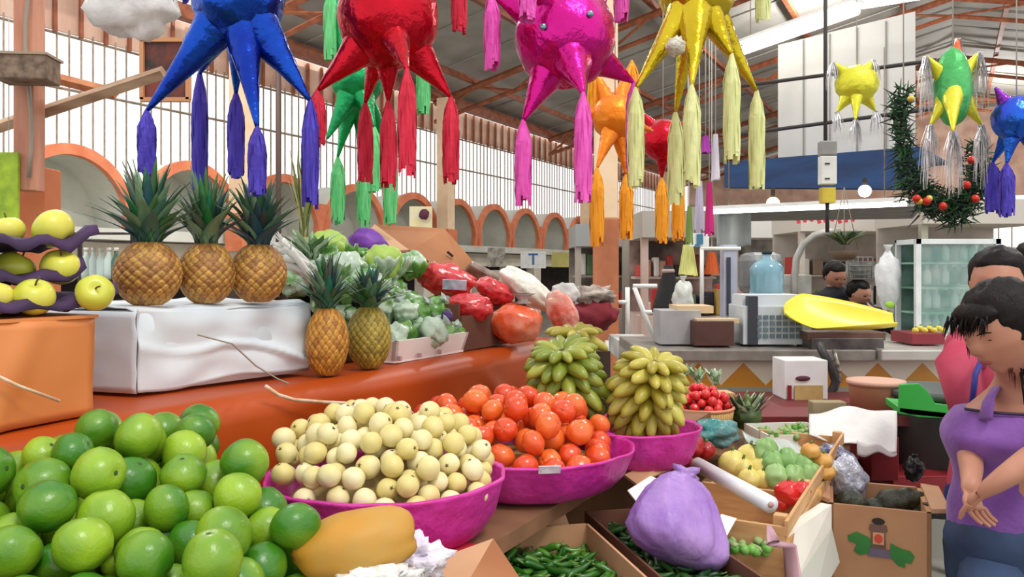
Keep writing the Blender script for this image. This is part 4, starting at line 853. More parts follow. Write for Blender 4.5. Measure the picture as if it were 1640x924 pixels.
for k, (x, y, lab) in enumerate(((1238, 742, 'chayote nearest the yellow peppers, upper row'), (1262, 738, 'chayote in the middle of the upper row'), (1286, 748, 'chayote at the end of the upper row by the crate rim'), (1244, 764, 'chayote in the lower row beside the peppers'), (1272, 766, 'chayote in the lower row above the red tomatoes'), (1298, 762, 'chayote at the crate rim, lower row'), (1226, 722, 'chayote half covered by the clear film'))):
    lump('chayote', x, y, 2.52-.04*(y-738)/20, (.036, .032, .038), chay, lab, 'chayote', 'chayotes in the crate', lobes=5, amp=.2, seed=k)
redp = mat('red_pepper', (196, 18, 24), (222, 44, 40), .22, scale=7, coat=.4)
for k, (x, y, r, lab) in enumerate(((1262, 790, .036, 'bright red pepper in the crate, larger of the touching ones'), (1283, 786, .026, 'bright red pepper touching the crate rim'), (1252, 806, .022, 'small bright red pepper nearest the roll end'))):
    lump('red_pepper', x, y, 2.25, r, redp, lab, 'pepper', 'red peppers in the crate', lobes=4, stem=gst, seed=k)
for k, (x, y, r, lab) in enumerate(((1112, 716, .036, 'dark red pepper beside the pink banana bowl'), (1130, 722, .03, 'dark red pepper next to the roll end'), (1106, 738, .026, 'dark red pepper low beside the cardboard scrap'))):
    lump('red_pepper', x, y, 2.62, r, mat('dark_red_pepper', (140, 18, 28), (170, 34, 40), .25, scale=7, coat=.3), lab, 'pepper', 'dark red peppers by the roll', lobes=4, stem=gst, seed=k)
corn = mat('amber_veg', (196, 132, 50), (222, 172, 90), .5, scale=9)
for k, (x, y, lab) in enumerate(((1298, 722, 'amber brown squash near the film edge'), (1318, 738, 'amber brown squash on the crate corner'), (1300, 790, 'amber squash below the chayotes'), (1322, 756, 'amber squash at the rim beside the silver bag'))):
    lump('small_squash', x, y, 2.5-.1*(y > 780), (.03, .03, .024), corn, lab, 'squash', 'amber squashes in the crate', lobes=6, stem=gst, seed=k)
tl1, tl2 = [], []
for k in range(26):
    x, y = 1192+rnd.uniform(-24, 44), 864+rnd.uniform(-26, 22)
    p = G(x, y, .86+rnd.uniform(0, .03)); t = thing('green_tomatillo', p, '', 'tomatillo'); tl1.append(t)
    if k == 0: tm = MB().blob((0, 0, 0), .0125, 14, 10, .1, 2).build('fruit', mat('tomatillo', (80, 150, 50), (120, 180, 80), .35, scale=20, rand=.6)); tmd = tm.data; bpy.data.objects.remove(tm); hk = MB().blob((0, 0, .010), (.011, .011, .006), 8, 5, .6, 4).build('husk', mat('husk', (150, 170, 110))); hkd = hk.data; bpy.data.objects.remove(hk)
    for nm, dd in (('fruit', tmd), ('husk', hkd)): o = bpy.data.objects.new(nm, dd); C.objects.link(o); o.parent = t
    t.rotation_euler = (rnd.uniform(-1, 1), rnd.uniform(-1, 1), 0)
label_heap(tl1, [.0125]*len(tl1), 'tomatillo in the slatted crate corner', 'tomatillo buried in the crate corner', 'tomatillos in the crate corner', 'tomatillo')
# clear film over the crate
tag(MB().sheet(lambda i, j: W(lerp(1188, 1325, i)+lerp(0, 18, j), lerp(690, 728, i)+lerp(0, 26, j)+6*math.sin(i*9+j*4), lerp(2.85, 2.55, j)), 30, 12, .002).build('film_sheet', mat('film_pale', (196, 210, 206), (226, 234, 230), .25, scale=14, alpha=.75, bump=.6)), 'clear plastic film spread over the crate behind the chayotes', 'film')
bag('teal_bag', W(1142, 694, 3.0), (.095, .07, .05), 'crumpled teal plastic bag behind the dark red peppers', 'bag', mat('teal_film', (46, 130, 130), (120, 158, 160), .3, scale=14, bump=.7), seed=21, amp=.4, neck=False)
t = leaves('lettuce_head', W(1196, 678, 3.3), 60, .12, .09, .016, [(44, 62, 30), (120, 138, 84), (196, 204, 180), (30, 40, 24), (170, 186, 140)], 'frilly dark and pale green lettuce head behind the teal bag', 'lettuce', 9)
MB().blob(W(1196, 668, 3.3), (.055, .05, .05), 20, 14, .4, 3).build('heart', mat('lettuce_dark', (36, 52, 26), (88, 110, 60), .6, scale=20), t)
# white lined box of tomatillos
open_box((W(1262, 680, 3.15).x, 3.15), (1, .1), (-.1, 1), .26, .24, .79, .93, 'lined_box', 'low box lined with white paper holding green tomatillos', mat('liner_white', (232, 230, 222)))
for k in range(34):
    p = Vector((W(1260, 680, 3.12).x+rnd.uniform(-.10, .09), 3.12+rnd.uniform(-.09, .08), .905+rnd.uniform(0, .025)))
    t = thing('green_tomatillo', p, '', 'tomatillo'); tl2.append(t)
    for nm, dd in (('fruit', tmd), ('husk', hkd)): o = bpy.data.objects.new(nm, dd); C.objects.link(o); o.parent = t
    t.rotation_euler = (rnd.uniform(-1, 1), rnd.uniform(-1, 1), 0); t.scale = (1.15,)*3
label_heap(tl2, [.0143]*len(tl2), 'tomatillo in the white lined box', 'tomatillo buried in the lined box', 'tomatillos in the white lined box', 'tomatillo')
# basket of small red tomatoes
bx, by = W(1122, 650, 3.3).x, 3.3
t = thing('basket', (bx, by, .86), 'shallow woven basket heaped with small red tomatoes', 'basket')
m = MB(); cb = (bx, by, .86)
m.lathe([(0, 0), (.095, 0), (.115, .04), (.128, .09), (.132, .125), (.122, .125), (.108, .05), (0, .03)], cb, 60, wob=lambda a, z: 1+.012*math.sin(30*a+(math.pi if int(z/.018) % 2 else 0)))
m.build('weave', mat('wicker', (196, 150, 88), (214, 178, 116), .8, kind='wave', scale=30, bump=.4), t)
MB().tube([Vector(cb)+Vector((math.cos(a*.2618)*.13, math.sin(a*.2618)*.13, .127)) for a in range(25)], .007, 8).build('rim', mat('wicker_rim', (206, 120, 90), (220, 150, 120)), t)
sr = mat('small_red', (206, 24, 34), (226, 56, 56), .22, scale=6, rand=.5, coat=.4); sp_ = citrus('small_tomato', .019, sr, False, gst, flat=.95, dimple=.08, scar_r=.16)
heap((bx, by), .126, .126, .978, 1.085, .019, sp_, 31, 'small red tomato in the basket', 'small red tomato buried in the basket', 'small red tomatoes in the basket', 'tomato', n=110, layers=2)
for k, (x, y, lab) in enumerate(((1092, 590, 'pale green frilly tuft nearest the bananas'), (1118, 597, 'pale green frilly tuft in the middle behind the basket'), (1145, 599, 'pale green frilly tuft at the aisle side of the basket'))):
    t = leaves('greens_tuft', W(x, y+18, 3.5), 22, .07, .05, .010, [(196, 218, 190), (150, 186, 140), (226, 236, 220), (110, 150, 100)], lab, 'greens', 40+k, group='pale tufts behind the basket')
tag(MB().box((W(1122, 0, 3.5).x, 3.52, .955), (.28, .1, .12), .1).build('greens_crate', cw_, smooth=False), 'narrow wooden crate behind the basket', 'crate')
tag(MB().prism([L(1.95, -.1, .5), L(3.2, -.1, .5), L(3.2, .7, .5), L(1.95, .7, .5)], (0, 0, .34)).build('plank_stand', plank, smooth=False), 'plank stand under the basket and lined box', 'stand')
# =====================================================================  STAR PINATAS
def foil(name, c1, c2, rough=.24, metal=.8): return mat(name, c1, c2, rough, metal, scale=5, bump=.5, bscale=36, contrast=(.3, .7))
def tassel_mat(name, c1, c2): return mat(name, c1, c2, .75, scale=14, stretch=(8, 8, .5))
def pinata(cpx, cpy, d, rpx, label, fm, tm, tips, seed, dots=(), strings=None, mm=None, up=True, fringe=None, ripple=.05, bs=(1, 1, 1)):
    c = W(cpx, cpy, d); r = rpx/F*d; t = thing('star_pinata', c, label, 'pinata', 'star pinatas hung over the stalls'); rr = random.Random(seed)
    MB().blob(c, (r*bs[0], r*bs[1], r*bs[2]), 40, 28, .05, 3, seed, fn=lambda q: 1+.02*abs(math.sin(4*math.atan2(q.y, q.x)))).build('body', fm, t)
    for i, tp in enumerate(tips):
        px, py, dd, bot = tp[:4]; w = tp[4] if len(tp) > 4 else 1; fm2 = tp[5] if len(tp) > 5 else fm
        e = W(px, py, d+dd); ax = (e-c); ln = ax.length; a = ax.normalized(); ref = Vector((0, 1, 0)) if abs(a.y) < .8 else Vector((1, 0, 0)); s1 = a.cross(ref).normalized(); s2 = a.cross(s1)
        m = MB(); q = 16; n = 20; vs = []
        for j in range(q+1):
            f = j/q; rad = lerp(r*.74*w, .0045, min(1, f**.72)); p = c+a*(r*.35+(ln-r*.35)*f)
            for k in range(n):
                an = 2*math.pi*k/n; rd = rad*(1+ripple*math.sin(3*an+f*5+i)+.07*nz(an*2+i*5, f*9, seed)); vs.append(p+(s1*math.cos(an)+s2*math.sin(an))*rd)
        m.add(vs, [(j*n+k, j*n+(k+1) % n, (j+1)*n+(k+1) % n, (j+1)*n+k) for j in range(q) for k in range(n)]+[tuple(range(q*n, q*n+n))]); m.build('cone', fm2, t)
        if bot is not None:
            L_ = (bot-py)/F*(d+dd); m = MB(); nr = 26
            for k in range(nr):
                an = 2*math.pi*k/nr+rr.uniform(-.2, .2); o = Vector((math.cos(an), math.sin(an), 0)); sd = Vector((-o.y, o.x, 0)); l2 = L_*rr.uniform(.86, 1.03); w0 = .0042*min(1, d/2.2+.2); pts = []
                W_ = .0185*(d/2.1)**.8
                def pos(f): return e+Vector((0, 0, -l2*f))+o*(.003+W_*(min(1, f*3.2)**.7)*(1-.15*f)+.002*math.sin(f*11+k))
                vs = []
                for j in range(8):
                    f = j/7; p = pos(f); ww = w0*(.6+min(1, f*3)); vs += [p-sd*ww, p+o*.0012, p+sd*ww, p-o*.0006]
                m.add(vs, [(4*j+b, 4*j+(b+1) % 4, 4*j+4+(b+1) % 4, 4*j+4+b) for j in range(7) for b in range(4)]+[(0, 1, 2, 3), (31, 30, 29, 28)])
            m.tube([e+Vector((0, 0, .004)), e-Vector((0, 0, L_*.12)), e-Vector((0, 0, L_*.5)), e-Vector((0, 0, L_*.85))], [.004, W_*.7, W_*.8, W_*.75], 10)
            m.build('tassel', tp[6] if len(tp) > 6 else tm, t, smooth=False)
        if fringe:
            m = MB()
            for k in range(40):
                an = rr.uniform(0, 6.28); b0 = e+Vector((rr.uniform(-.01, .01), rr.uniform(-.01, .01), 0)); l2 = fringe[1]*rr.uniform(.5, 1.1); o = Vector((math.cos(an), math.sin(an), 0)); m.tube([b0, b0+o*.02+Vector((0, 0, -l2*.4)), b0+o*.028+Vector((0, 0, -l2))], [.0022, .0025, .001], 4, flat=.3)
            m.build('fringe', fringe[0], t, smooth=False)
    for (px, py, col) in dots:
        p = W(px, py, d); n_ = (Vector((p.x, p.y-r*.5, p.z))-c); p = c+Vector((p.x-c.x, 0, p.z-c.z)); yy = math.sqrt(max(0, r*r*1.1-(p-c).length_squared)); p.y -= yy
        MB().blob(p, (.009, .006, .009), 14, 8).build('sequin', col, t)
    MB().tube([c+Vector((0, 0, r*.9)), Vector((c.x, c.y, (strings or c.z+1.2)))], .0022, 5).build('string', mat('string_grey', (190, 186, 176)), t)
    return t
bluf = foil('blue_foil', (16, 30, 140), (20, 84, 196)); redf = foil('red_foil', (160, 6, 26), (204, 20, 44)); magf = foil('magenta_foil', (176, 8, 112), (212, 26, 146)); golf = foil('gold_foil', (176, 150, 14), (214, 192, 44)); orf = foil('orange_foil', (224, 110, 10), (240, 140, 24), .4, .5); grf = foil('green_foil', (14, 120, 70), (30, 170, 96), .3, .65)
blut = tassel_mat('blue_tissue', (56, 40, 150), (76, 62, 186)); redt = tassel_mat('red_tissue', (190, 16, 48), (214, 34, 66)); magt = tassel_mat('pink_tissue', (216, 66, 170), (232, 96, 190)); yelt = tassel_mat('pale_yellow_tissue', (208, 214, 140), (224, 226, 164)); ort = tassel_mat('orange_tissue', (226, 140, 12), (240, 162, 30)); grt = tassel_mat('light_green_tissue', (84, 190, 110), (116, 210, 136))
dotm = mat('sequin', (60, 120, 130), (140, 170, 180), .15, .9)
pinata(382, -2, 2.0, 70, 'big blue foil star pinata with violet blue tassels', bluf, blut, [(235, 178, -.05, 282, .9), (320, 118, .20, 300, .75), (378, 150, .08, 285, .6), (412, 205, -.10, 312, .8), (497, 162, -.02, 330, 1), (290, -120, .1, 0, .9), (480, -130, .05, -20, .9)], 1)
pinata(622, 30, 2.1, 80, 'big red foil star pinata with red tassels', redf, redt, [(508, 146, -.06, 232, .85), (585, 165, .14, 292, .6), (622, 162, .02, 302, .7), (652, 112, -.2, 280, .7), (722, 156, .0, 292, .9), (735, -70, .1, 50, .8), (520, -90, .1, -20, .8)], 2, dots=((587, 15, dotm),))
pinata(905, 60, 2.15, 80, 'big magenta foil star pinata with pink tassels', magf, magt, [(838, 194, -.06, 328, .85), (934, 150, -.2, 320, .9), (1015, 132, .05, 272, .85), (788, -10, .0, 112, .8), (845, -60, -.15, 34, .7), (995, -70, .15, 36, .8)], 3, dots=((867, 65, dotm), (938, 46, dotm)))
t = pinata(1116, -14, 2.25, 60, 'big gold foil star pinata with pale yellow tassels', golf, yelt, [(1018, 142, -.1, 298, .8), (1082, 180, .1, 326, .7), (1108, 138, -.18, 296, .9), (1172, 88, -.1, 258, .8), (1212, 146, .05, 302, .8), (1222, -90, .1, 32, .7), (1050, -120, .1, -20, .8)], 4)
MB().blob(W(1082, 74, 2.1), .024, 20, 14, .4, 3, 4).build('tissue_ball', mat('silver_tissue', (190, 184, 160), (226, 222, 206), .4, scale=30, bump=1), t)
pinata(985, 188, 3.1, 36, 'orange star pinata half hidden behind the magenta and gold ones', orf, ort, [(956, 270, -.1, 392, .8), (1003, 280, 0, 382, .7), (952, 112, .05, 200, .9), (1012, 98, .1, 184, .9), (1045, 210, .1, None, .8), (925, 180, 0, None, .8)], 5)
pinata(1062, 225, 3.7, 34, 'small red and orange star pinata behind the pale yellow tassels', redf, ort, [(1060, 285, 0, 388, .8), (1086, 270, .1, 384, .8), (1028, 180, 0, None, .8), (1094, 195, 0, None, .8)], 6)
pinata(572, 128, 3.0, 42, 'green foil star pinata hidden behind the red one', grf, grt, [(524, 222, -.1, None, .9), (541, 252, .05, 358, .8), (600, 205, -.1, 306, .9), (582, 270, .1, 362, .6), (625, 240, .15, 358, .7), (530, -20, 0, 96, .8), (678, 90, .1, 182, .9)], 7)
silv = mat('silver_fringe', (196, 196, 200), (240, 240, 244), .25, .7, scale=20); yelf = foil('yellow_foil', (200, 196, 30), (230, 226, 70), .35, .5)
pinata(1372, 135, 4.2, 30, 'small yellow pinata with silver fringes before the white panel', yelf, silv, [(1334, 100, 0, None, 1), (1398, 96, 0, None, 1), (1340, 180, 0, None, 1), (1402, 178, 0, None, 1), (1370, 192, -.1, None, .7)], 8, fringe=(silv, .13), ripple=.02, bs=(1.1, .9, 1.0))
gsm = foil('lime_green_foil', (60, 160, 80), (90, 190, 110), .4, .4)
pinata(1526, 140, 3.0, 44, 'green yellow and orange star pinata with long silver fringes', gsm, silv, [(1484, 90, 0, None, .6, yelf), (1568, 84, 0, None, .6, yelf), (1526, 210, -.14, None, .6, yelf), (1490, 200, 0, None, .6, yelf), (1572, 200, 0, None, .6, yelf), (1534, 62, .1, None, .8, foil('red_orange_foil', (224, 70, 20), (236, 100, 40), .4, .4))], 9, fringe=(silv, .22), bs=(.62, .6, 1.4))
purf = foil('violet_blue_foil', (60, 40, 190), (30, 110, 220))
pinata(1628, 190, 2.9, 36, 'violet and blue foil star pinata at the picture edge', purf, blut, [(1594, 140, 0, None, .9, foil('violet_foil', (110, 40, 170), (150, 60, 190))), (1612, 262, 0, 346, .8), (1590, 260, .1, 342, .7), (1660, 140, 0, None, .8), (1660, 250, 0, None, .8)], 10)
def loose_tassel(px, y0, y1, d, wpx, label, mt):
    t = thing('paper_tassel', W(px, y0, d), label, 'tassel'); w = wpx/F*d/2; e = W(px, y0, d); l = (y1-y0)/F*d; m = MB()
    for k in range(14):
        an = k*.4488; o = Vector((math.cos(an), math.sin(an), 0)); sd = Vector((-o.y, o.x, 0)); l2 = l*(1-.08*rnd.random()); m.add([e+o*w*.5-sd*w*.2, e+o*w*.5+sd*w*.2, e+o*w*.98+sd*w*.3+Vector((0, 0, -l2)), e+o*w*.98-sd*w*.3+Vector((0, 0, -l2)), e+o*w*.4, e+o*w*.8+Vector((0, 0, -l2))], [(0, 1, 2, 3), (1, 4, 5, 2), (4, 0, 3, 5), (0, 4, 1), (3, 2, 5)])
    m.build('paper_strips', mt, t, smooth=False); MB().tube([Vector((e.x, e.y, 3.3)), e], .003, 4).build('string', mat('string_grey', (190, 186, 176)), t)
loose_tassel(1136, 292, 378, 4.6, 15, 'deep magenta paper tassel beside the lilac one', tassel_mat('deep_magenta', (190, 20, 110), (206, 36, 130)))
loose_tassel(1120, 290, 374, 4.7, 17, 'pale lilac paper tassel between magenta and green ones', tassel_mat('pale_lilac', (186, 184, 208), (204, 202, 222)))
loose_tassel(1104, 330, 392, 4.6, 12, 'olive green paper tassel next to the lilac one', tassel_mat('olive_tissue', (110, 140, 60), (130, 156, 80)))
loose_tassel(1146, 215, 290, 4.7, 14, 'white paper tassel above the magenta one', tassel_mat('white_tissue', (206, 200, 214), (226, 220, 230)))
loose_tassel(1130, 218, 246, 4.6, 18, 'short purple paper tassel above the magenta one', tassel_mat('purple_tissue', (150, 40, 150), (170, 60, 170)))
loose_tassel(1102, 392, 442, 5.3, 30, 'yellow printed paper strip hanging over the counter', tassel_mat('lemon_paper', (206, 206, 110), (226, 226, 150)))
loose_tassel(1140, 404, 440, 5.4, 24, 'burnt orange paper strip hanging near the pale post', tassel_mat('burnt_orange', (206, 96, 40), (190, 80, 30)))
loose_tassel(408, -30, 22, 3.4, 30, 'red paper tassel peeking between the blue and red stars', redt) if False else None
# wreath
t = thing('christmas_garland', W(1500, 250, 3.6), 'dark green christmas garland with red balls behind the green pinata', 'garland')
path = [(1447, 150), (1440, 185), (1446, 225), (1452, 265), (1466, 300), (1492, 325), (1522, 342), (1545, 322), (1566, 300), (1568, 262), (1560, 225)]
mb = MB(); rr = random.Random(4)
for (x, y) in [(lerp(path[i][0], path[i+1][0], f), lerp(path[i][1], path[i+1][1], f)) for i in range(len(path)-1) for f in (0, .33, .66)]:
    sj = 12 if y < 270 else 21
    for k in range(34 if y < 270 else 60):
        p = W(x+rr.uniform(-sj, sj), y+rr.uniform(-sj, sj), 3.6+rr.uniform(-.05, .05)); dr = Vector((rr.uniform(-1, 1), rr.uniform(-1, 1), rr.uniform(-.8, .8))).normalized()*rr.uniform(.035, .075); mb.col = lin(rr.choice([(18, 48, 24), (30, 70, 34), (12, 34, 18), (44, 90, 48)])); mb.tube([p, p+dr], [.0055, .001], 3)
mb.build('needles', mat_vcol('garland_vcol', .7), t, smooth=False, vcol=True)
for k, (x, y) in enumerate(((1556, 256), (1468, 318), (1562, 318), (1548, 296), (1484, 322), (1510, 330))): MB().blob(W(x, y, 3.5), .018, 14, 10).build('red_ball', mat('ball_red', (190, 40, 30), (210, 60, 40), .2, .4), t)
for k, (x, y) in enumerate(((1459, 158), (1472, 322), (1488, 318))): MB().blob(W(x, y, 3.5), .015, 14, 10).build('gold_ball', mat('ball_gold', (210, 180, 70), (220, 190, 90), .2, .4), t)
MB().tube([W(1447, 150, 3.6), W(1447, 150, 3.6)+Vector((0, 0, 1.6))], .003, 4).build('string', mat('string_grey', (190, 186, 176)), t)
# hanging meter box
t = thing('hanging_scale', W(1325, 280, 5), 'narrow grey hanging scale box with white dial and yellow label', 'scale')
m = MB(); c = W(1325, 238, 5.0); m.box(c, (.10, .07, .09)); m.build('top_housing', mat('grey_housing', (130, 130, 126), (150, 150, 146), .5), t, smooth=False, bevel=.008)
MB().box(W(1325, 273, 5.0), (.098, .06, .175)).build('dial_face', mat('dial_white', (206, 206, 200), (222, 222, 216), .4), t, smooth=False, bevel=.006)
for yy in (262, 286): MB().box(W(1325, yy, 4.968), (.03, .006, .008)).build('dial_mark', darkm, t, smooth=False)
MB().box(W(1325, 313, 5.0), (.08, .06, .095)).build('yellow_label', mat('label_yellow', (206, 186, 60), (190, 160, 40), .5), t, smooth=False)
MB().tube([W(1325, 325, 5), W(1325, 372, 5)], .012, 6).build('hook_rod', darkm, t)
# small signs
def sign(name, px, py, d, w, h, label, mt, txt=None, tc=(30, 90, 160), ry=0):
    t = thing(name, W(px, py, d), label, 'sign'); MB().box(W(px, py, d), (w, .02, h), ry).build('board', mt, t, smooth=False)
    if txt:
        cu = bpy.data.curves.new('lettering', 'FONT'); cu.body = txt; cu.size = h*.95; cu.align_x = 'CENTER'; cu.align_y = 'CENTER'; cu.extrude = .003; cu.offset = .006; cu.materials.append(mat('sign_ink%d' % tc[0], tc, rough=.5))
        tmp = bpy.data.objects.new('lettering_curve', cu); C.objects.link(tmp); bpy.context.view_layer.update(); me = bpy.data.meshes.new_from_object(tmp.evaluated_get(bpy.context.evaluated_depsgraph_get())); bpy.data.objects.remove(tmp); o = bpy.data.objects.new('lettering', me); C.objects.link(o); o.parent = t; o.location = (0, -.016, 0); o.rotation_euler = (math.pi/2, 0, ry)
    if d < 6: MB().tube([W(px, py, d)+Vector((0, 0, h/2)), Vector((W(px, py, d).x, d, 3.3))], .003, 4).build('string', mat('string_grey', (190, 186, 176)), t)
    return t
sgn = mat('sign_white', (222, 226, 226), (236, 238, 238), .5)
sign('stall_sign', 1120, 384, 5.2, .12, .085, 'small white sign with blue letters above the counter', sgn, 'JI', (60, 120, 150))
sign('wall_sign', 854, 416, 24, .75, .5, 'white sign with a blue letter T on the far shop front', sgn, 'T', (40, 100, 160), YAW*.0)
sign('wall_sign', 795, 412, 23, .5, .55, 'white framed notice beside the T sign', mat('notice', (196, 190, 176), (120, 116, 110), .6, scale=6))
sign('flower_sign', 674, 350, 15, .42, .45, 'cream board with a dark purple flower shape over the vaults', mat('board_cream', (216, 208, 180), (226, 214, 160), .6, scale=4))
MB().blob(W(679, 343, 14.9), (.09, .02, .09), 14, 8, .5, 4).build('flower', mat('flower_purple', (80, 24, 50)), bpy.data.objects['flower_sign'])
sign('wall_sign', 918, 416, 24.5, 1.3, .45, 'olive yellow banner over the dark far shop front', mat('banner_olive', (176, 168, 96), (196, 186, 110), .7, scale=3))
sign_dummy = None
t = sign('green_sign', 14, 300, 4.9, .12, .42, 'narrow lime green printed poster at the picture edge', mat('lime_poster', (160, 190, 30), (120, 150, 24), .5, scale=12))

# =====================================================================  THE KIOSK SIDE
def boxthing(name, p, q, label, cat, mt, bev=.004): 
    return tag(MB().bbox(p, q).build(name, mt, smooth=False, bevel=bev), label, cat)
def pix_box(name, x0, y0, x1, y1, d, dep, label, cat, mt, bev=.004, parts=()):
    a, b_ = W(x0, y0, d), W(x1, y1, d); t = thing(name, ((a.x+b_.x)/2, d, b_.z), label, cat)
    MB().bbox((a.x, d, b_.z), (b_.x, d+dep, a.z)).build('body', mt, t, smooth=False, bevel=bev); return t
steel = MATS['steel']
t = pix_box('steel_box', 1057, 497, 1123, 552, 4.5, .22, 'light grey metal box on the end of the counter', 'box', mat('box_grey', (156, 154, 156), (170, 168, 170), .5)); MB().bbox(W(1085, 490, 4.55), W(1126, 498, 4.8)).build('lid', mat('lid_wood', (206, 180, 140)), t, smooth=False)
t = pix_box('brown_box', 1112, 514, 1176, 554, 4.4, .2, 'dark brown box beside the light grey metal one', 'box', mat('box_brown', (74, 44, 36), (88, 54, 44), .5)); MB().bbox(W(1116, 511, 4.42), W(1174, 515, 4.55)).build('rim', mat('lid_wood', (206, 180, 140)), t, smooth=False)
t = pix_box('cash_register', 1190, 490, 1286, 552, 4.45, .3, 'white cash register with rows of dark keys', 'register', mat('register_white', (190, 200, 204), (206, 214, 216), .5))
for r_ in range(4):
    m = MB()
    for k in range(7): m.box(W(1216+k*10.5, 508+r_*10, 4.445), (.024, .012, .022))
    m.build('key_row', mat('keys', (90, 112, 120), (110, 130, 136), .5), t, smooth=False)
MB().bbox(W(1188, 472, 4.5), W(1256, 490, 4.7)).build('display', mat('display_w', (206, 214, 220)), t, smooth=False); MB().bbox(W(1194, 474, 4.49), W(1214, 552, 4.44)).build('side_panel', mat('reg_dark', (52, 56, 66)), t, smooth=False)
# yellow scale with scoop
t = thing('scoop_scale', Vector((W(1340, 0, 4.5).x, 4.5, 1.125)), 'counter scale with a big bright yellow scoop pan', 'scale')
yp = mat('scoop_yellow', (236, 214, 44), (246, 226, 70), .35, scale=3, coat=.2)
a = W(1258, 500, 4.36); b_ = W(1432, 512, 4.38); n_ = 26; vs = []; nu, nv = 30, 16
def scoop(i, j):
    x = lerp(a.x, b_.x, i); hw = .125*min(1, (i+.004)/.22)**.5*(1-.92*max(0, i-.15)**1.35); ang = lerp(-1, 1, j); depth = .075*(math.sin(math.pi*min(.999, i*.8+.06)))**.7
    y = 4.37+hw*ang*.8; z = lerp(a.z, b_.z, i**2)+.035*math.sin(math.pi*i)*0-depth*(1-ang*ang)+.72*hw*ang+.012
    return Vector((x, y, z))
m = MB(); m.sheet(scoop, nu, nv, .004); m.build('scoop_pan', yp, t)
MB().bbox(W(1294, 532, 4.32), W(1395, 541, 4.5)).build('cradle', mat('scale_dark', (96, 70, 58), (120, 90, 76), .4, .4), t, smooth=False, bevel=.004)
MB().bbox(W(1300, 541, 4.31), W(1385, 558, 4.55)).build('scale_base', mat('scale_grey', (70, 64, 62), (110, 104, 100), .4, .4), t, smooth=False, bevel=.006)
t = thing('hose', W(1330, 600, 4.1), 'black coiled hose dangling from the counter scale', 'hose')
MB().tube([W(1312, 552, 4.2), W(1318, 565, 4.15), W(1332, 590, 4.15), (W(1338, 612, 4.15)), W(1328, 636, 4.15), W(1320, 646, 4.15)], .022, 8).build('tube', mat('black_rubber', (28, 26, 26), (60, 56, 54), .5, scale=20), t)
MB().tube([W(1336, 560, 4.22), W(1342, 585, 4.2), W(1345, 608, 4.2), W(1338, 625, 4.2)], .012, 8).build('metal_tube', mat('metal_hose', (170, 166, 156), (90, 84, 80), .3, .7, scale=60), t)
# white box with dark red oval
t = pix_box('printed_box', 1256, 577, 1326, 640, 3.9, .18, 'white carton with a dark oval emblem and tan picture panel', 'carton', mat('carton_white', (222, 222, 222), (232, 232, 232), .6))
MB().blob(W(1286, 606, 3.895), (.036, .006, .013), 18, 8).build('oval_emblem', mat('oval_dark', (90, 40, 60)), t); MB().bbox(W(1272, 617, 3.897), W(1318, 641, 3.89)).build('picture_panel', mat('panel_tan', (200, 172, 110), (180, 150, 96), .6, scale=14), t, smooth=False); MB().bbox(W(1261, 617, 3.897), W(1268, 640, 3.89)).build('red_bar', mat('bar_red', (140, 14, 30)), t, smooth=False)
t = thing('low_bench', Vector((1.5, 3.85, 0)), 'dark red low bench before the counter carrying cartons and a bucket', 'bench')
zb = W(0, 640, 3.9).z; MB().bbox((1.05, 3.45, zb-.04), (2.3, 4.15, zb)).build('bench_top', mat('bench_red', (120, 30, 36), (96, 44, 40), .6, scale=5), t, smooth=False)
for x in (1.1, 2.22):
    for y in (3.5, 4.08): MB().bbox((x, y, 0), (x+.05, y+.05, zb-.04)).build('leg', darkm, t, smooth=False)
# tan pink bucket
t = thing('bucket', Vector((W(1398, 0, 3.6).x, 3.65, W(0, 668, 3.6).z)), 'pinkish tan bucket standing before the zigzag tiles', 'bucket')
c = (W(1398, 0, 3.65).x, 3.62, zb); bm_ = mat('bucket_tan', (176, 122, 92), (190, 136, 106), .6, scale=3)
MB().lathe([(0, 0), (.105, 0), (.115, .115), (.120, .13), (.110, .131), (.10, .02), (0, .015)], c, 36).build('shell', bm_, t); MB().lathe([(.112, .115), (.124, .115), (.124, .133), (.112, .133)], c, 36).build('rim', mat('bucket_rim', (206, 160, 140)), t)
# grey bin and green plastic chair back
t = thing('grey_bin', Vector((W(1505, 0, 3.5).x, 3.5, .4)), 'big dark grey plastic bin behind the green plastic scoop', 'bin'); gb = mat('bin_grey', (72, 78, 76), (92, 98, 96), .6, scale=3)
c = (W(1505, 0, 3.5).x, 3.55, .5); MB().lathe([(0, 0), (.16, 0), (.19, .5), (.2, .52), (.18, .52), (.15, .03), (0, .03)], c, 4*10).build('shell', gb, t); MB().lathe([(.185, .5), (.21, .5), (.21, .53), (.185, .53)], c, 40).build('rim', gb, t)
grn = mat('plastic_green', (44, 166, 60), (56, 178, 74), .4, scale=3)
t = thing('green_scoop', W(1485, 672, 3.25), 'bright green plastic dustpan shape leaning on the grey bin', 'dustpan'); pts = [(1441, 616), (1472, 614), (1486, 626), (1498, 646), (1530, 650), (1533, 671), (1470, 668), (1440, 660)]
MB().prism([W(x, y, 3.25) for x, y in pts], (0, .012, 0)).build('back_plate', grn, t, smooth=False, bevel=.003); MB().prism([W(x, y, 3.25) for x, y in ((1440, 652), (1533, 662), (1533, 672), (1440, 663))], (0, .12, .02)).build('lip', grn, t, smooth=False, bevel=.003)
t = pix_box('red_crate', 1395, 700, 1440, 770, 3.15, .2, 'dark red plastic crate under the white cloth', 'crate', mat('crate_red', (120, 18, 28), (140, 30, 38), .5))
t = pix_box('red_plinth', 1430, 762, 1545, 800, 3.3, .3, 'dark red plinth under the grey bin', 'plinth', mat('plinth_red', (130, 24, 34), (150, 40, 48), .5))
m = MB()
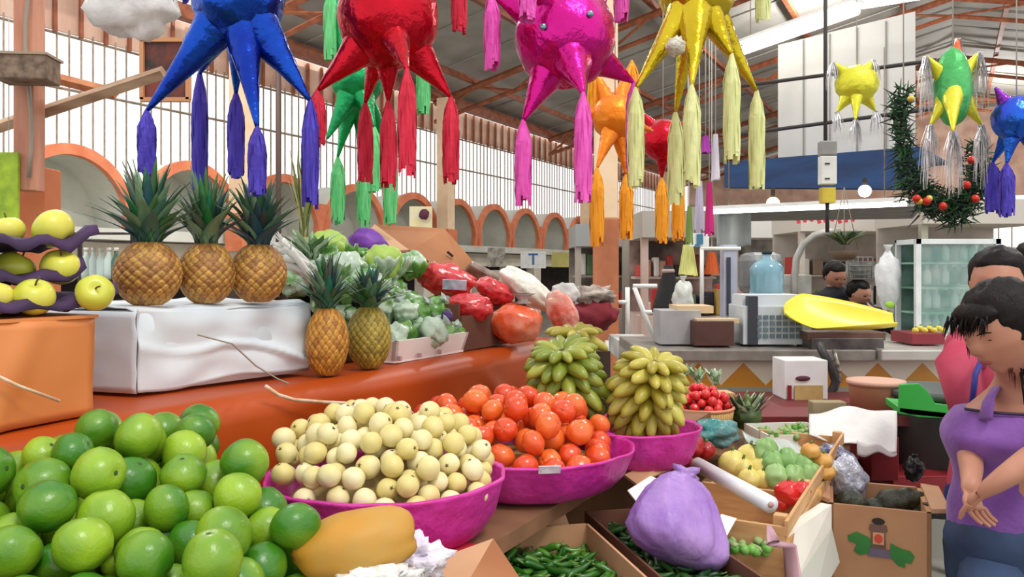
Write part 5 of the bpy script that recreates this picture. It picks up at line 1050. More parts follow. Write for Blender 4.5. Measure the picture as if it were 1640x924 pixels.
def wc(i, j):
    x = lerp(1296, 1436, i); y = lerp(664+10*math.sin(i*3)*-1, 700+26*i, j)+3*math.sin(i*11+j*5); return W(x, y, lerp(3.25, 2.98, j))
m.sheet(wc, 36, 14, .004); m.sheet(lambda i, j: W(lerp(1372, 1436, i), lerp(704+i*20, 728, j)+4*math.sin(i*9), 2.98-.004*j), 16, 4, .004); tag(m.build('white_sack', mat('sack_white', (208, 206, 206), (230, 228, 226), .7, scale=6, bump=.6, bscale=20)), 'flattened white sack spread over the red crate', 'sack')
t = pix_box('tan_carton', 1302, 644, 1356, 690, 3.3, .06, 'small greyish tan carton standing on the white paper', 'carton', mat('carton_tan', (150, 134, 104), (164, 148, 116), .8, scale=4))
bag('silver_bag', W(1358, 768, 2.62), (.055, .04, .075), 'crinkled clear silvery bag hanging into the printed fruit box', 'bag', mat('silver_film', (150, 152, 170), (214, 216, 226), .2, metal=.2, scale=30, bump=1, bscale=50, alpha=.9), seed=31, amp=.35, neck=False, R=Euler((0, -.2, 0)).to_matrix())
bag('dark_film_bag', W(1340, 728, 2.8), (.06, .05, .03), 'dark bluish crinkled bag behind the crate', 'bag', mat('dark_film', (50, 50, 90), (170, 170, 196), .2, scale=30, bump=1, bscale=50), seed=33, amp=.4, neck=False, R=Euler((0, .4, 0)).to_matrix())
bag('black_bag', W(1464, 752, 3.0), (.036, .03, .045), 'small black knotted bag behind the printed fruit box', 'bag', mat('black_film', (18, 22, 22), (50, 56, 52), .3, scale=20, bump=.8), seed=34, amp=.3)
# printed fruit box
bt = mat('box_board', (176, 128, 92), (194, 148, 110), .85, scale=4)
A, B_, Cc, D = G(1328, 806, .85), G(1492, 822, .85), G(1524, 784, .85), G(1392, 768, .85)
cxy = ((A.x+B_.x+Cc.x+D.x)/4, (A.y+B_.y+Cc.y+D.y)/4); axv = ((B_.x-A.x), (B_.y-A.y)); l = math.hypot(*axv); axv = (axv[0]/l, axv[1]/l); ayv = (-axv[1], axv[0])
w_, d_ = l, .30; cxy = ((A.x+B_.x)/2+ayv[0]*d_/2, (A.y+B_.y)/2+ayv[1]*d_/2)
t, Pf = open_box(cxy, axv, ayv, w_, d_, .55, .85, 'fruit_carton', 'open brown fruit carton printed with a red tomato emblem and green leaves', bt, th=.012, flaps=(((1, -1), (1, 1), .05, .0), ((-1, 1), (-1, -1), .03, .2)), inner=mat('dark_card', (96, 58, 44)))
def onf(x, z): return Vector(Pf(x, -1, z))+Vector((-ayv[0], -ayv[1], 0))*.002
def patch(pts, nm, mt, k=1): return MB().prism([onf(x, z)+Vector((-ayv[0], -ayv[1], 0))*.0012*k for x, z in pts], Vector((ayv[0], ayv[1], 0))*.001).build(nm, mt, t, smooth=False)
gl = mat('ink_green', (40, 110, 50), (60, 130, 60), .8)
patch([(-.62, .762), (-.44, .775), (-.2, .762), (-.14, .74), (-.2, .715), (-.38, .708), (-.5, .718), (-.44, .74), (-.6, .745)], 'leaf_print', gl); patch([(.22, .752), (.42, .74), (.6, .735), (.68, .722), (.62, .70), (.5, .70), (.5, .685), (.36, .69), (.2, .712)], 'leaf_print', gl)
patch([(-.18, .802), (.14, .802), (.16, .785), (.11, .78), (.13, .735), (-.17, .735), (-.15, .78), (-.2, .785)], 'emblem_frame', mat('ink_brown', (96, 70, 62), (110, 84, 74), .8), 2); patch([(-.13, .78), (.09, .78), (.09, .745), (-.13, .745)], 'emblem_field', mat('ink_tan', (200, 150, 110)), 3)
patch([(-.02+.085*math.cos(k*.6283), .762+.0135*math.sin(k*.6283)) for k in range(10)], 'tomato_print', mat('ink_red', (200, 70, 50)), 4); patch([(-.2, .732), (.2, .732), (.22, .708), (-.22, .708)], 'banner_print', mat('ink_grey', (110, 100, 120), (90, 84, 100), .8), 2); patch([(-.02+.13*math.cos(k*.6283), .812+.010*math.sin(k*.6283)) for k in range(10)], 'hand_hole', mat('hole_dark', (34, 22, 20)), 2)
for s in (-.4, .4): MB().blob(Vector(Pf(.98, s, .852)), (.012, .016, .004), 12, 6).build('corner_hole', mat('hole_dark', (34, 22, 20)), t)
for k, (x, y, s) in enumerate(((1362, 792, .05), (1430, 790, .055), (1475, 800, .05), (1400, 800, .045), (1455, 785, .045))):
    lump('dark_avocado', x, y+14, 2.52, (s, s*.8, s*.75), mat('avocado', (34, 36, 24), (62, 64, 44), .45, scale=20, bump=.5), ['dark avocado nearest the silvery bag in the carton', 'dark avocado in the middle of the carton', 'dark avocado at the outer end of the carton', 'dark avocado at the front wall of the carton', 'dark avocado at the back of the carton'][k], 'avocado', 'dark avocados in the fruit carton', amp=.2, seed=k)
t2, _ = open_box(cxy, axv, ayv, w_, d_, .25, .545, 'fruit_carton', 'second brown carton stacked under the printed fruit carton', bt, th=.012)
tag(MB().box((cxy[0], cxy[1], .125), (w_, d_, .25), math.atan2(axv[1], axv[0])).build('wooden_stand', plank, smooth=False), 'dark wooden stand under the stacked cartons', 'stand')

# kiosk fittings behind the counter
pix_box('pale_post', 1159, 392, 1181, 520, 5.4, .1, 'pale grey blue square post behind the counter', 'post', mat('post_blue', (168, 172, 192), (180, 184, 200), .5))
MB().bbox(W(1164, 412, 5.39), W(1170, 505, 5.395)).build('dark_slot', mat('slot', (50, 56, 70)), bpy.data.objects['pale_post'], smooth=False)
t = thing('water_bottle', W(1228, 470, 5.3), 'big blue water bottle standing behind the cash register', 'bottle'); c = W(1228, 472, 5.3)
MB().lathe([(0, 0), (.105, 0), (.11, .02), (.105, .06), (.11, .09), (.105, .13), (.11, .17), (.08, .21), (.03, .235), (.028, .27), (0, .27)], c, 30).build('shell', mat('bottle_blue', (110, 158, 176), (140, 180, 196), .15, scale=4, coat=.4), t); MB().lathe([(0, .265), (.032, .265), (.032, .285), (0, .285)], c, 16).build('cap', mat('cap_dark', (30, 34, 40)), t)
MB().bbox(W(1188, 472, 5.25), W(1262, 490, 5.5)).build('stand_shelf', white, t, smooth=False)
MB().bbox(Vector((c.x-.09, 5.2, .0)), Vector((c.x+.09, 5.42, c.z-.06))).build('stand_cabinet', white, t, smooth=False)
m = MB(); m.tube([W(*q, 5.6) for q in ((1272, 520), (1272, 450), (1275, 415), (1286, 392), (1304, 377), (1325, 371), (1345, 369))], .024, 10); tag(m.build('curved_pipe', mat('pipe_steel', (150, 146, 140), (180, 176, 170), .4, .4)), 'thick grey curved metal duct rising behind the register', 'pipe')
pix_box('metal_cabinet', 1252, 440, 1300, 540, 5.6, .3, 'worn grey steel cabinet beneath the curved duct', 'cabinet', mat('worn_steel', (140, 138, 132), (180, 178, 170), .5, .3, scale=8))
t = leaves('hanging_plant', W(1352, 392, 5.3), 70, .09, .14, .012, [(60, 86, 50), (110, 130, 84), (150, 150, 110), (40, 60, 34)], 'bushy hanging plant with grey green leaves above the vendor', 'plant', 14)
t2 = thing('plant_basket', W(1352, 408, 5.3), 'brown hanging basket holding the bushy plant', 'basket'); MB().lathe([(0, -.06), (.06, -.055), (.1, 0), (.09, 0), (0, -.03)], W(1352, 402, 5.3), 20).build('bowl', mat('basket_brown', (96, 76, 56)), t2)
m = MB(); [m.tube([W(1352+s*22, 400, 5.3), W(1352, 300, 5.3)], .003, 4) for s in (-1, 0, 1)]; m.build('chain', barmat, t2)
t = thing('wire_basket', W(1380, 430, 5.5), 'grey wire basket hanging beside the vendor', 'basket'); m = MB()
for k in range(6): m.tube([W(1358+k*8, 412, 5.5), W(1360+k*7, 446, 5.5)], .004, 4); m.tube([W(1358, 412+k*7, 5.5), W(1398, 412+k*7, 5.5)], .004, 4)
m.build('wires', mat('wire_grey', (120, 120, 116)), t); MB().bbox(W(1362, 418, 5.52), W(1394, 444, 5.6)).build('content', mat('content', (176, 176, 170), (110, 110, 104), .7, scale=20), t, smooth=False)
bag('white_bag', W(1422, 448, 5.0), (.075, .06, .17), 'long white plastic bag hanging near the glass cabinet', 'bag', mat('bag_white', (206, 210, 212), (226, 228, 230), .4, scale=8, bump=.6), seed=41, amp=.25)
MB().blob(W(1425, 488, 4.93), (.03, .01, .02), 12, 8).build('green_mark', mat('lime_mark', (150, 200, 60)), bpy.data.objects['white_bag'])
bag('white_bag', W(1094, 480, 4.95), (.06, .05, .115), 'pale translucent bag hanging beneath the yellow paper strip', 'bag', mat('bag_pale', (190, 194, 190), (216, 218, 212), .4, scale=10, bump=.6), seed=42, amp=.3)
# glass display cabinet
t = thing('glass_cabinet', Vector((W(1510, 0, 5.1).x, 5.3, 1.12)), 'glass display cabinet of green drinks at the counter end', 'cabinet')
x0, x1, z1, z0 = W(1448, 0, 5.0).x, W(1580, 0, 5.0).x, W(0, 384, 5.0).z, 1.125
m = MB()
for x in (x0, x1-.03):
    for y in (4.85, 5.1): m.bbox((x, y, z0), (x+.03, y+.03, z1))
m.bbox((x0, 4.85, z1-.03), (x1, 5.13, z1)); m.bbox((x0, 4.85, z0), (x1, 5.13, z0+.03)); m.build('frame', mat('cab_white', (206, 212, 212), (226, 230, 230), .4), t, smooth=False)
MB().bbox((x0+.03, 4.86, z0+.03), (x1-.03, 4.864, z1-.03)).build('glass_pane', mat('glass_teal', (150, 190, 184), (200, 220, 216), .08, alpha=.3), t, smooth=False)
MB().bbox((x0, 5.12, z0), (x1, 5.14, z1)).build('back_panel', mat('cab_back', (70, 100, 94), (150, 184, 178), .6, scale=7), t, smooth=False)
for k in range(1, 4): MB().bbox((x0+.03, 4.87, lerp(z0, z1, k/4)), (x1-.03, 5.12, lerp(z0, z1, k/4)+.012)).build('shelf', mat('shelf_green', (110, 170, 140), (160, 200, 180), .3), t, smooth=False)
db = thing('drink_bottle', (0, 0, 0), '', 'bottle', 'bottles in the glass cabinet'); bch = [MB().lathe([(0, 0), (.022, 0), (.024, .02), (.024, .07), (.010, .095), (.010, .11), (0, .11)], (0, 0, 0), 14).build('body', mat('bottle_mix', (40, 100, 80), (200, 220, 214), .2, scale=5, rand=1.4, coat=.4), db), MB().lathe([(0, .108), (.012, .108), (.012, .122), (0, .122)], (0, 0, 0), 10).build('cap', mat('cap_pale', (220, 220, 214)), db)]
k0 = 0
for r_ in range(4):
    for k in range(8):
        p = Vector((lerp(x0+.06, x1-.06, k/7), 4.95, lerp(z0+.03, z1, r_/4)+(.012 if r_ else .0))); lab = f"bottle on the {['bottom', 'second', 'third', 'top'][r_]} cabinet shelf, {ORD[k+1]} from the post side"
        if k0 == 0: db.location = p; db['label'] = lab
        else: dup(db, bch, p, (0, 0, k), 1, lab)
        k0 += 1
t = pix_box('fruit_tray', 1460, 534, 1514, 552, 4.45, .25, 'dark red tray of yellow fruit on the steel counter', 'tray', mat('tray_red', (140, 40, 50), (120, 30, 40), .5)); t.pop('group', None)
for k in range(7): lump('yellow_fruit', 1466+k*7.5, 529-(k % 2)*3, 4.5+.05*(k % 2), (.017, .017, .017), mat('lemon', (214, 196, 60), (226, 210, 90), .4), f'yellow fruit in the dark red tray, {ORD[k+1]} from the scale side', 'fruit', 'yellow fruit on the counter tray', stem=gst, seed=k)
# =====================================================================  FARTHER STALLS
rr = random.Random(12)
def stall(x, y, w, h, label, c1, c2, roofc, goods, k):
    t = thing('market_stall', (x, y, 0), label, 'stall', 'farther market stalls'); wallm = mat(f'stall_wall_{k}', c1, c2, .8, scale=2)
    MB().bbox((x-w/2, y, 0), (x+w/2, y+1.2, 1.0)).build('counter', wallm, t, smooth=False)
    for sx in (-1, 1): MB().bbox((x+sx*(w/2-.04)-.04, y, 1.0), (x+sx*(w/2-.04)+.04, y+.08, h)).build('post', wallm, t, smooth=False)
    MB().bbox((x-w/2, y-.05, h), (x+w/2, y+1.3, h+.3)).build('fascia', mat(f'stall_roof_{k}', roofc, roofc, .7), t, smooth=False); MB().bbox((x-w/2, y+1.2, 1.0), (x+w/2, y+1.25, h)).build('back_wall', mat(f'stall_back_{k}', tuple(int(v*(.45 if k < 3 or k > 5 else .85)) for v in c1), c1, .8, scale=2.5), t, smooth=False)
    MB().bbox((x-w/2+.05, y+.8, 1.42), (x+w/2-.05, y+1.15, 1.45)).build('shelf', wallm, t, smooth=False)
    for q in range(goods*4): m = MB(); tier = q % 2; g2 = goods*2; gx = x-w/2+.1+(w-.2)*(q//2+.5)/g2; gh_ = rr.uniform(.10, .32); m.box((gx, y+(.95 if tier else rr.uniform(.15, .5)), (1.45 if tier else 1.0)+gh_/2), (w/g2*rr.uniform(.5, .95), .2, gh_), rr.uniform(-.2, .2)); m.build('goods', (lambda k_: mat(f'goods_{k_}', [(190, 60, 50), (206, 170, 90), (230, 226, 216), (90, 120, 80), (130, 60, 60), (200, 150, 130), (60, 60, 76), (236, 236, 230), (150, 130, 110), (40, 36, 40)][k_], None, .6))(rr.randrange(10)), t, smooth=False, bevel=.02)
for k, (px, d, w, h, lab, c1, c2, rc) in enumerate(((1010, 11, 1.5, 1.85, 'grey fronted stall beyond the white ladder frames', (150, 140, 130), (176, 166, 156), (150, 152, 150)), (1105, 9.2, 1.1, 1.9, 'pinkish stall behind the black sacks', (190, 160, 150), (206, 186, 176), (176, 170, 160)),
        (1215, 14.5, 1.9, 2.1, 'white lit stall behind the water bottle', (214, 212, 206), (196, 186, 176), (226, 224, 220)), (1400, 12, 2.2, 2.1, 'bright stall behind the bushy plant', (214, 206, 196), (176, 160, 150), (226, 220, 210)), (1580, 10, 1.6, 2.1, 'pale stall behind the shoppers heads', (200, 190, 180), (170, 170, 150), (206, 200, 190)))):
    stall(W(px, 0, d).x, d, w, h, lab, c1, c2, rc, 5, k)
t = thing('red_lettering', W(1322, 352, 11.5), 'faint red lettering strip along the bright stall', 'sign'); 
for k in range(9): MB().box(W(1278+k*11, 352, 11.6), (.05, .01, .11-.03*(k % 3)), 0, 0, .3*((k % 3)-1)).build('stroke', mat('stroke_red', (226, 60, 76)), t, smooth=False)
t = thing('grey_canvas', W(1176, 368, 7.5), 'grey canvas sheet hung behind the magenta tassel', 'canvas'); MB().sheet(lambda i, j: W(lerp(1148, 1203, i), lerp(340, 396, j)+3*math.sin(i*5), 7.5+.05*math.sin(i*9)), 14, 8, .01).build('sheet', mat('canvas_grey', (150, 156, 158), (172, 176, 176), .8, scale=3), t); MB().tube([W(1146, 340, 7.5), W(1206, 338, 7.5)], .012, 6).build('top_rod', barmat, t)
t = thing('white_rail', W(1150, 398, 5.4), 'thin white bar with legs standing over the counter end', 'rail'); [MB().tube([W(*a, 5.4), W(*b, 5.4)], .014, 6).build('tube', white, t) for a, b in (((1122, 398), (1186, 398)), ((1124, 398), (1124, 500)))]
pix_box('metal_urn', 1197, 404, 1258, 472, 5.75, .3, 'dull grey metal hood behind the water bottle', 'hood', mat('hood_grey', (112, 116, 118), (136, 140, 140), .5, .4), .06)
m = MB()
# ladder frames, red cloth pile, black sack
t = thing('ladder_frame', W(1028, 500, 6.5), 'white metal folding frame standing before the far stalls', 'frame'); m = MB(); q = 6.5
for (a, b_) in (((1016, 460), (1048, 545)), ((1014, 458), (1052, 458)), ((1030, 500), (1046, 500)), ((1005, 460), (1005, 545)), ((990, 484), (1006, 484)), ((975, 543), (1056, 543)), ((972, 545), (972, 600)), ((1034, 545), (1034, 600))): m.tube([W(*a, q), W(*b_, q)], .02, 6)
m.build('tubes', white, t)
def cone_sack(x, y0, y1, d, w0, w1, label, mt, cat='sack'):
    t = thing('dark_sack', W(x, y1, d), label, cat); c = W(x, y1, d); h = (y1-y0)/F*d; MB().lathe([(0, 0), (w1, 0), (w1*.96, h*.15), (w1*.7, h*.5), (w0, h*.85), (w0*.8, h), (0, h)], c, 24, wob=lambda a, z: 1+.06*math.sin(3*a+z*8)).build('cloth', mt, t); MB().lathe([(w0*1.1, h*.84), (w0*1.2, h*.88), (w0*1.05, h*.92)], c, 20).build('tie', mat('tie_pale', (170, 150, 140)), t); return t
blk = mat('black_cloth', (22, 20, 22), (38, 34, 36), .8, scale=6); cone_sack(1070, 425, 500, 5.8, .04, .11, 'black draped cloth bundle hanging behind the grey box', blk); cone_sack(1085, 462, 498, 6.0, .06, .12, 'low dark plum cloth bundle beside the black draped one', mat('plum_cloth', (60, 26, 34), (40, 20, 30), .8))
t = thing('red_cloth_pile', W(950, 505, 6.5), 'dark red cloth pile behind the upper banana bunch', 'cloth'); MB().blob(W(950, 505, 6.5), (.2, .15, .13), 26, 16, .3, 2).build('cloth', mat('deep_red', (110, 20, 34), (130, 30, 44), .8), t); MB().blob(W(948, 473, 6.5), (.17, .12, .07), 24, 14, .6, 3).build('pale_top', mat('pale_stuff', (190, 176, 164), (140, 124, 116), .8, scale=14), t)
pix_box('display_case', 990, 545, 1050, 575, 5.2, .5, 'white edged low display table behind the bananas', 'table', mat('table_white', (196, 194, 190), (140, 140, 136), .6, scale=6))
# bottles on a shelf behind the apples
t = thing('shelf_rack', W(165, 430, 3.2), 'dark narrow shelf of bottles behind the first pineapple', 'shelf'); [MB().bbox(W(*a), W(*b)).build('board', mat('shelf_dark', (56, 40, 40)), t, smooth=False) for a, b in (((128, 385, 3.2), (215, 390, 3.5)), ((128, 448, 3.2), (215, 453, 3.5)), ((60, 372, 3.4), (215, 376, 3.5)))]
m = MB(); m.bbox(Vector((W(128, 0, 3.5).x, 3.48, 0)), Vector((W(132, 0, 3.5).x, 3.5, 1.7))); m.bbox(Vector((W(212, 0, 3.5).x, 3.48, 0)), Vector((W(216, 0, 3.5).x, 3.5, 1.7))); m.build('upright', mat('shelf_dark', (56, 40, 40)), t, smooth=False)
for k in range(5):
    p = W(138+k*12, 447, 3.3); b2 = dup(db, bch, p, (0, 0, k), (.8, .8, 1.05), f"bottle with green label on the dark shelf, {ORD[k+1]} from the apples", 'bottles on the dark shelf')
# =====================================================================  PEOPLE
def skinmesh(name, joints, edges, mt, parent, root, sub=2, extra=None):
    """joints: {key: (Vector, radius or (rx, ry))}; one continuous skinned body"""
    off = Vector(parent.location); keys = list(joints); idx = {k: i for i, k in enumerate(keys)}
    me = bpy.data.meshes.new(name); me.from_pydata([tuple(Vector(joints[k][0])-off) for k in keys], [(idx[a], idx[b]) for a, b in edges], []); me.materials.append(mt)
    o = bpy.data.objects.new(name, me); C.objects.link(o); o.parent = parent
    o.modifiers.new('skin', 'SKIN').use_smooth_shade = True; 
    lay = me.skin_vertices[0] if len(me.skin_vertices) else None
    if lay is None:
        bpy.context.view_layer.objects.active = o; bpy.ops.mesh.customdata_skin_add(); lay = me.skin_vertices[0]
    for k in keys:
        r = joints[k][1]; r = (r, r) if not hasattr(r, '__len__') else r; lay.data[idx[k]].radius = r; lay.data[idx[k]].use_root = (k == root)
    md = o.modifiers.new('sub', 'SUBSURF'); md.levels = sub; md.render_levels = sub
    return o
def chain(js, es, name, pts, rads, start=None):
    prev = start
    for i, (p, r) in enumerate(zip(pts, rads)):
        k = f'{name}{i}'; js[k] = (p, r)
        if prev: es.append((prev, k))
        prev = k
    return prev
skin = mat('skin', (176, 120, 96), (190, 136, 112), .5, scale=6, sss=.1); hairm = mat('dark_hair', (12, 8, 9), (24, 15, 15), .5, scale=30, stretch=(4, 4, .6), bump=.3, bscale=60, spec=.2)
def head_mesh(m, c, s, face, up, sunken=0):
    """head with brow, nose, lips, chin; face: direction looked at"""
    f = Vector(face).normalized(); u = Vector(up); u = (u-f*u.dot(f)).normalized(); r = f.cross(u); M_ = Matrix((r, f, u)).transposed()
    def fn(d):
        q = 1.0; x, y, z = d.x, d.y, d.z
        g = lambda cx_, cz, w, hh: math.exp(-((x-cx_)/w)**2-((z-cz)/hh)**2)*(1 if y > 0 else 0)
        q += .20*g(0, -.10, .11, .13)*max(0, y) + .09*g(0, .02, .09, .2)*max(0, y)       # nose
        q -= .07*g(.33, .10, .15, .10)+.07*g(-.33, .10, .15, .10)       # eye sockets
        q += .04*g(0, .27, .5, .09)                                                    # brow
        q += .055*g(0, -.42, .2, .05)+.05*g(0, -.53, .17, .05)-.03*g(0, -.475, .2, .03)  # lips
        q += .08*g(0, -.82, .25, .2)                                                  # chin
        if z < -.2: q *= 1-.16*abs(x)*(-z)
        if y < 0 and z > -.3: q += .06*(-y)
        return q
    m.blob(c, (s*.72, s*.86, s), 40, 34, 0, 1, 0, M_, fn)
    for sx in (-1, 1):   # ears
        m.blob(Vector(c)+M_@Vector((sx*s*.72, -.04*s, -.02*s)), (s*.06, s*.13, s*.2), 12, 8, 0, 1, 0, M_)
    return M_
def hand(js, es, wrist_key, wp, dr, side, nrm, s=1.0, curl=.8):
    """palm and five bent fingers growing from the wrist"""
    dr, side, nrm = Vector(dr).normalized(), Vector(side).normalized(), Vector(nrm).normalized(); palm = Vector(wp)+dr*.035*s; js[wrist_key+'p'] = (palm, (.024*s, .013*s)); es.append((wrist_key, wrist_key+'p'))
    k2 = wrist_key+'q'; js[k2] = (Vector(wp)+dr*.07*s, (.026*s, .012*s)); es.append((wrist_key+'p', k2))
    for i, (o, ln) in enumerate(((-.030, .060), (-.010, .072), (.011, .068), (.030, .054))):
        b = Vector(wp)+dr*.085*s+side*o*s; pts = [b]; d = dr.copy()
        for q in range(3):
            d = (d+nrm*curl*.55).normalized(); pts.append(pts[-1]+d*ln*s/3)
        chain(js, es, f'{wrist_key}f{i}', pts, [.0088*s, .0082*s, .0074*s, .0062*s], k2)
    b = Vector(wp)+dr*.03*s-side*.024*s; d = (dr-side*1.0+nrm*.3).normalized(); chain(js, es, wrist_key+'t', [b, b+d*.028*s, b+d*.045*s+dr*.014*s+nrm*.01*s], [.011*s, .0095*s, .0075*s], wrist_key+'p')
def hair_strands(mb, anchors, n, ln, spread, seed, down=(0, 0, -1), w=.004):
    rr = random.Random(seed)
    for k in range(n):
        a = anchors(rr); d = Vector(down)+Vector((rr.uniform(-spread, spread), rr.uniform(-spread, spread), rr.uniform(-.2, .2))); l = ln*rr.uniform(.6, 1.1); o = Vector((rr.uniform(-1, 1), rr.uniform(-1, 1), 0))*.012
        mb.tube([a, a+d*l*.4+o, a+d*l*.8-o*.5, a+d*l], [w, w*1.1, w*.8, w*.2], 5)
# --- woman in purple
d0 = 2.12; wt = thing('person', (W(1600, 900, d0).x, 2.15, 0), 'woman in purple sleeveless top and jeans looking down with hands together', 'person')
hd = W(1600, 526, d0); js, es = {}, []
pel = W(1632, 850, 2.25)
js['pel'] = (pel, (.11, .09)); js['wa'] = (W(1622, 780, 2.22), (.12, .09)); js['ch'] = (W(1614, 710, 2.2), (.125, .10)); js['uc'] = (W(1630, 655, 2.235), (.145, .095)); js['nb'] = (W(1630, 612, 2.22), (.05, .05)); js['nk'] = (W(1618, 582, 2.18), (.047, .047)); js['hb'] = (W(1606, 548, 2.15), (.045, .045))
es += [('pel', 'wa'), ('wa', 'ch'), ('ch', 'uc'), ('uc', 'nb'), ('nb', 'nk'), ('nk', 'hb')]
chain(js, es, 'fa', [W(1562, 662, 2.30), W(1552, 712, 2.22), W(1556, 752, 2.12)], [.042, .037, .030], 'uc'); js['fw'] = (W(1555, 776, 2.04), .023); es.append(('fa2', 'fw'))
hand(js, es, 'fw', js['fw'][0], W(1566, 820, 2.01)-Vector(js['fw'][0]), (1, .1, 0), (.5, -.3, -.1), .72, .75)
chain(js, es, 'na', [W(1690, 655, 2.14), W(1694, 715, 2.0), W(1650, 738, 1.93), W(1606, 766, 1.93)], [.048, .042, .036, .027], 'uc'); js['nw'] = (W(1588, 779, 1.94), .023); es.append(('na3', 'nw'))
hand(js, es, 'nw', js['nw'][0], W(1556, 800, 1.97)-Vector(js['nw'][0]), (.5, -.1, .8), (.35, .3, -.6), .72, .85)
chain(js, es, 'lg', [W(1600, 930, 2.2), Vector((W(1590, 0, 2.15).x, 2.16, .5)), Vector((W(1590, 0, 2.15).x, 2.2, .1))], [.08, .055, .04], 'pel'); js['ft'] = (Vector((W(1590, 0, 2.15).x-.12, 2.1, .04)), .035); es.append(('lg2', 'ft'))
chain(js, es, 'lh', [W(1690, 930, 2.35), Vector((W(1690, 0, 2.3).x, 2.34, .5)), Vector((W(1690, 0, 2.3).x, 2.38, .1))], [.08, .055, .04], 'pel'); js['fu'] = (Vector((W(1690, 0, 2.3).x-.12, 2.28, .04)), .035); es.append(('lh2', 'fu'))
body = skinmesh('body', js, es, skin, wt, 'pel')
fdir = Vector((-.84, -.26, -.40)); HS = .110; hc = hd+Vector((.004, 0, -.004)); hm = MB(); Mh = head_mesh(hm, hc, HS, fdir, (-.3, 0, 1)); head_o = hm.build('head', skin, wt)
def onhead(c, s, M_, x, y, z): return Vector(c)+M_@Vector((x*s*.72, y*s*.86, z*s))
for sx in (-1, 1):
    MB().blob(onhead(hc, HS, Mh, sx*.40, .80, .08), (.013, .006, .0035), 12, 8, 0, 1, 0, Mh).build('eye', mat('eye_dark', (40, 26, 22)), head_o)
    m = MB(); m.tube([onhead(hc, HS, Mh, sx*.2, .95, .25), onhead(hc, HS, Mh, sx*.42, .89, .29), onhead(hc, HS, Mh, sx*.60, .77, .25)], [.002, .003, .0015], 5); m.build('eyebrow', hairm, head_o)
MB().blob(onhead(hc, HS, Mh, 0, .885, -.475), (.020, .007, .0065), 14, 8, 0, 1, 0, Mh).build('mouth', mat('lips', (150, 72, 68)), head_o)
def hfn(d):
    return 1+.05*nz(d.x*4, d.y*4, d.z*4)-(.16 if (d.y > .35 and d.z < .45) else 0)-.1*max(0, d.y)*max(0, .5-d.z)
hm = MB()
def hw_(d): return 1+.04*nz(d.x*4, d.y*4, d.z*4)+.015*math.sin(22*math.atan2(d.x, d.z)+4*d.y)-(.22*max(0, d.y-.25)*(1 if d.z < .35 else .25))
hm.blob(onhead(hc, HS, Mh, 0, -.22, .24), (HS*.84, HS*1.02, HS*.96), 44, 30, .05, 3, 2, Mh, hw_)
hm.blob(onhead(hc, HS, Mh, .06, .50, .62), (HS*.60, HS*.40, HS*.32), 28, 18, .08, 3, 5, Mh, lambda d: 1+.03*math.sin(24*d.x))     # fringe over the brow
hm.blob(W(1646, 552, 2.27), (.082, .08, .13), 30, 20, .12, 3, 3, Euler((0, -.35, 0)).to_matrix(), lambda d: 1+.03*math.sin(18*math.atan2(d.x, d.y)))
def strands(mb, n, seed, a0, vec, ln, w, jit):
    rr = random.Random(seed)
    for k in range(n):
        a = a0(rr); d = (Vector(vec)+Vector((rr.uniform(-jit, jit), rr.uniform(-jit, jit), rr.uniform(-jit, jit)))).normalized(); l = ln*rr.uniform(.6, 1.1)
        mb.tube([a, a+d*l*.5, a+d*l+Vector((0, 0, -.012))], [w, w*.8, w*.15], 5)
strands(hm, 70, 3, lambda r: onhead(hc, HS, Mh, r.uniform(-.7, .9), .86+r.uniform(-.12, .06), .62+r.uniform(-.1, .12)), (-.25, .0, -.9), .034, .0028, .25)
strands(hm, 60, 6, lambda r: onhead(hc, HS, Mh, .95+r.uniform(-.05, .08), r.uniform(-.5, .35), r.uniform(.0, .3)), (.1, 0, -1), .05, .003, .2)
strands(hm, 110, 4, lambda r: W(r.uniform(1622, 1676), r.uniform(530, 596), r.uniform(2.12, 2.28)), (.15, .0, -1), .09, .0032, .15)
hm.build('hair', hairm, wt)
hm2 = MB(); strands(hm2, 14, 5, lambda r: W(r.uniform(1614, 1622), r.uniform(548, 572), 2.09), (.05, 0, -1), .06, .002, .1); hm2.build('sidelock', mat('auburn', (96, 44, 30)), wt)
MB().blob(onhead(hc, HS, Mh, 1.04, -.06, -.30), (.006, .006, .009), 10, 6).build('earring', mat('gold_ear', (200, 160, 80), rough=.3, metal=.8), head_o)
purplem = mat('purple_knit', (112, 64, 146), (128, 80, 162), .8, scale=14, bump=.3, sheen=.2); tj = {}

m = MB(); m.loft([(W(1636, 850, 2.26), .196, .152), (W(1632, 805, 2.25), .182, .142), (W(1624, 755, 2.24), .155, .125), (W(1612, 705, 2.21), .165, .145), (W(1616, 676, 2.22), .164, .138), (W(1622, 656, 2.225), .152, .118)], wob=.04, seed=3)
m.tube([W(1578, 672, 2.13), W(1583, 640, 2.145), W(1594, 622, 2.22), W(1604, 634, 2.30), W(1608, 670, 2.33)], [.03, .022, .020, .022, .03], 12, flat=.35); m.tube([W(1662, 672, 2.10), W(1672, 640, 2.12), W(1674, 622, 2.2), W(1668, 634, 2.28), W(1660, 670, 2.33)], [.03, .024, .022, .024, .03], 12, flat=.35)
m.build('sleeveless_top', purplem, wt)
cn = W(1622, 654, 2.225); m = MB(); m.tube([cn+Vector((.153*math.cos(math.radians(q)), .119*math.sin(math.radians(q)), .004)) for q in range(-165, -10, 12)], .0045, 6); m.build('neck_trim', mat('neck_dark', (44, 24, 60)), wt)
jm = mat('denim', (26, 38, 66), (60, 84, 122), .8, scale=5, bump=.3, contrast=(.35, .75)); tj = {}

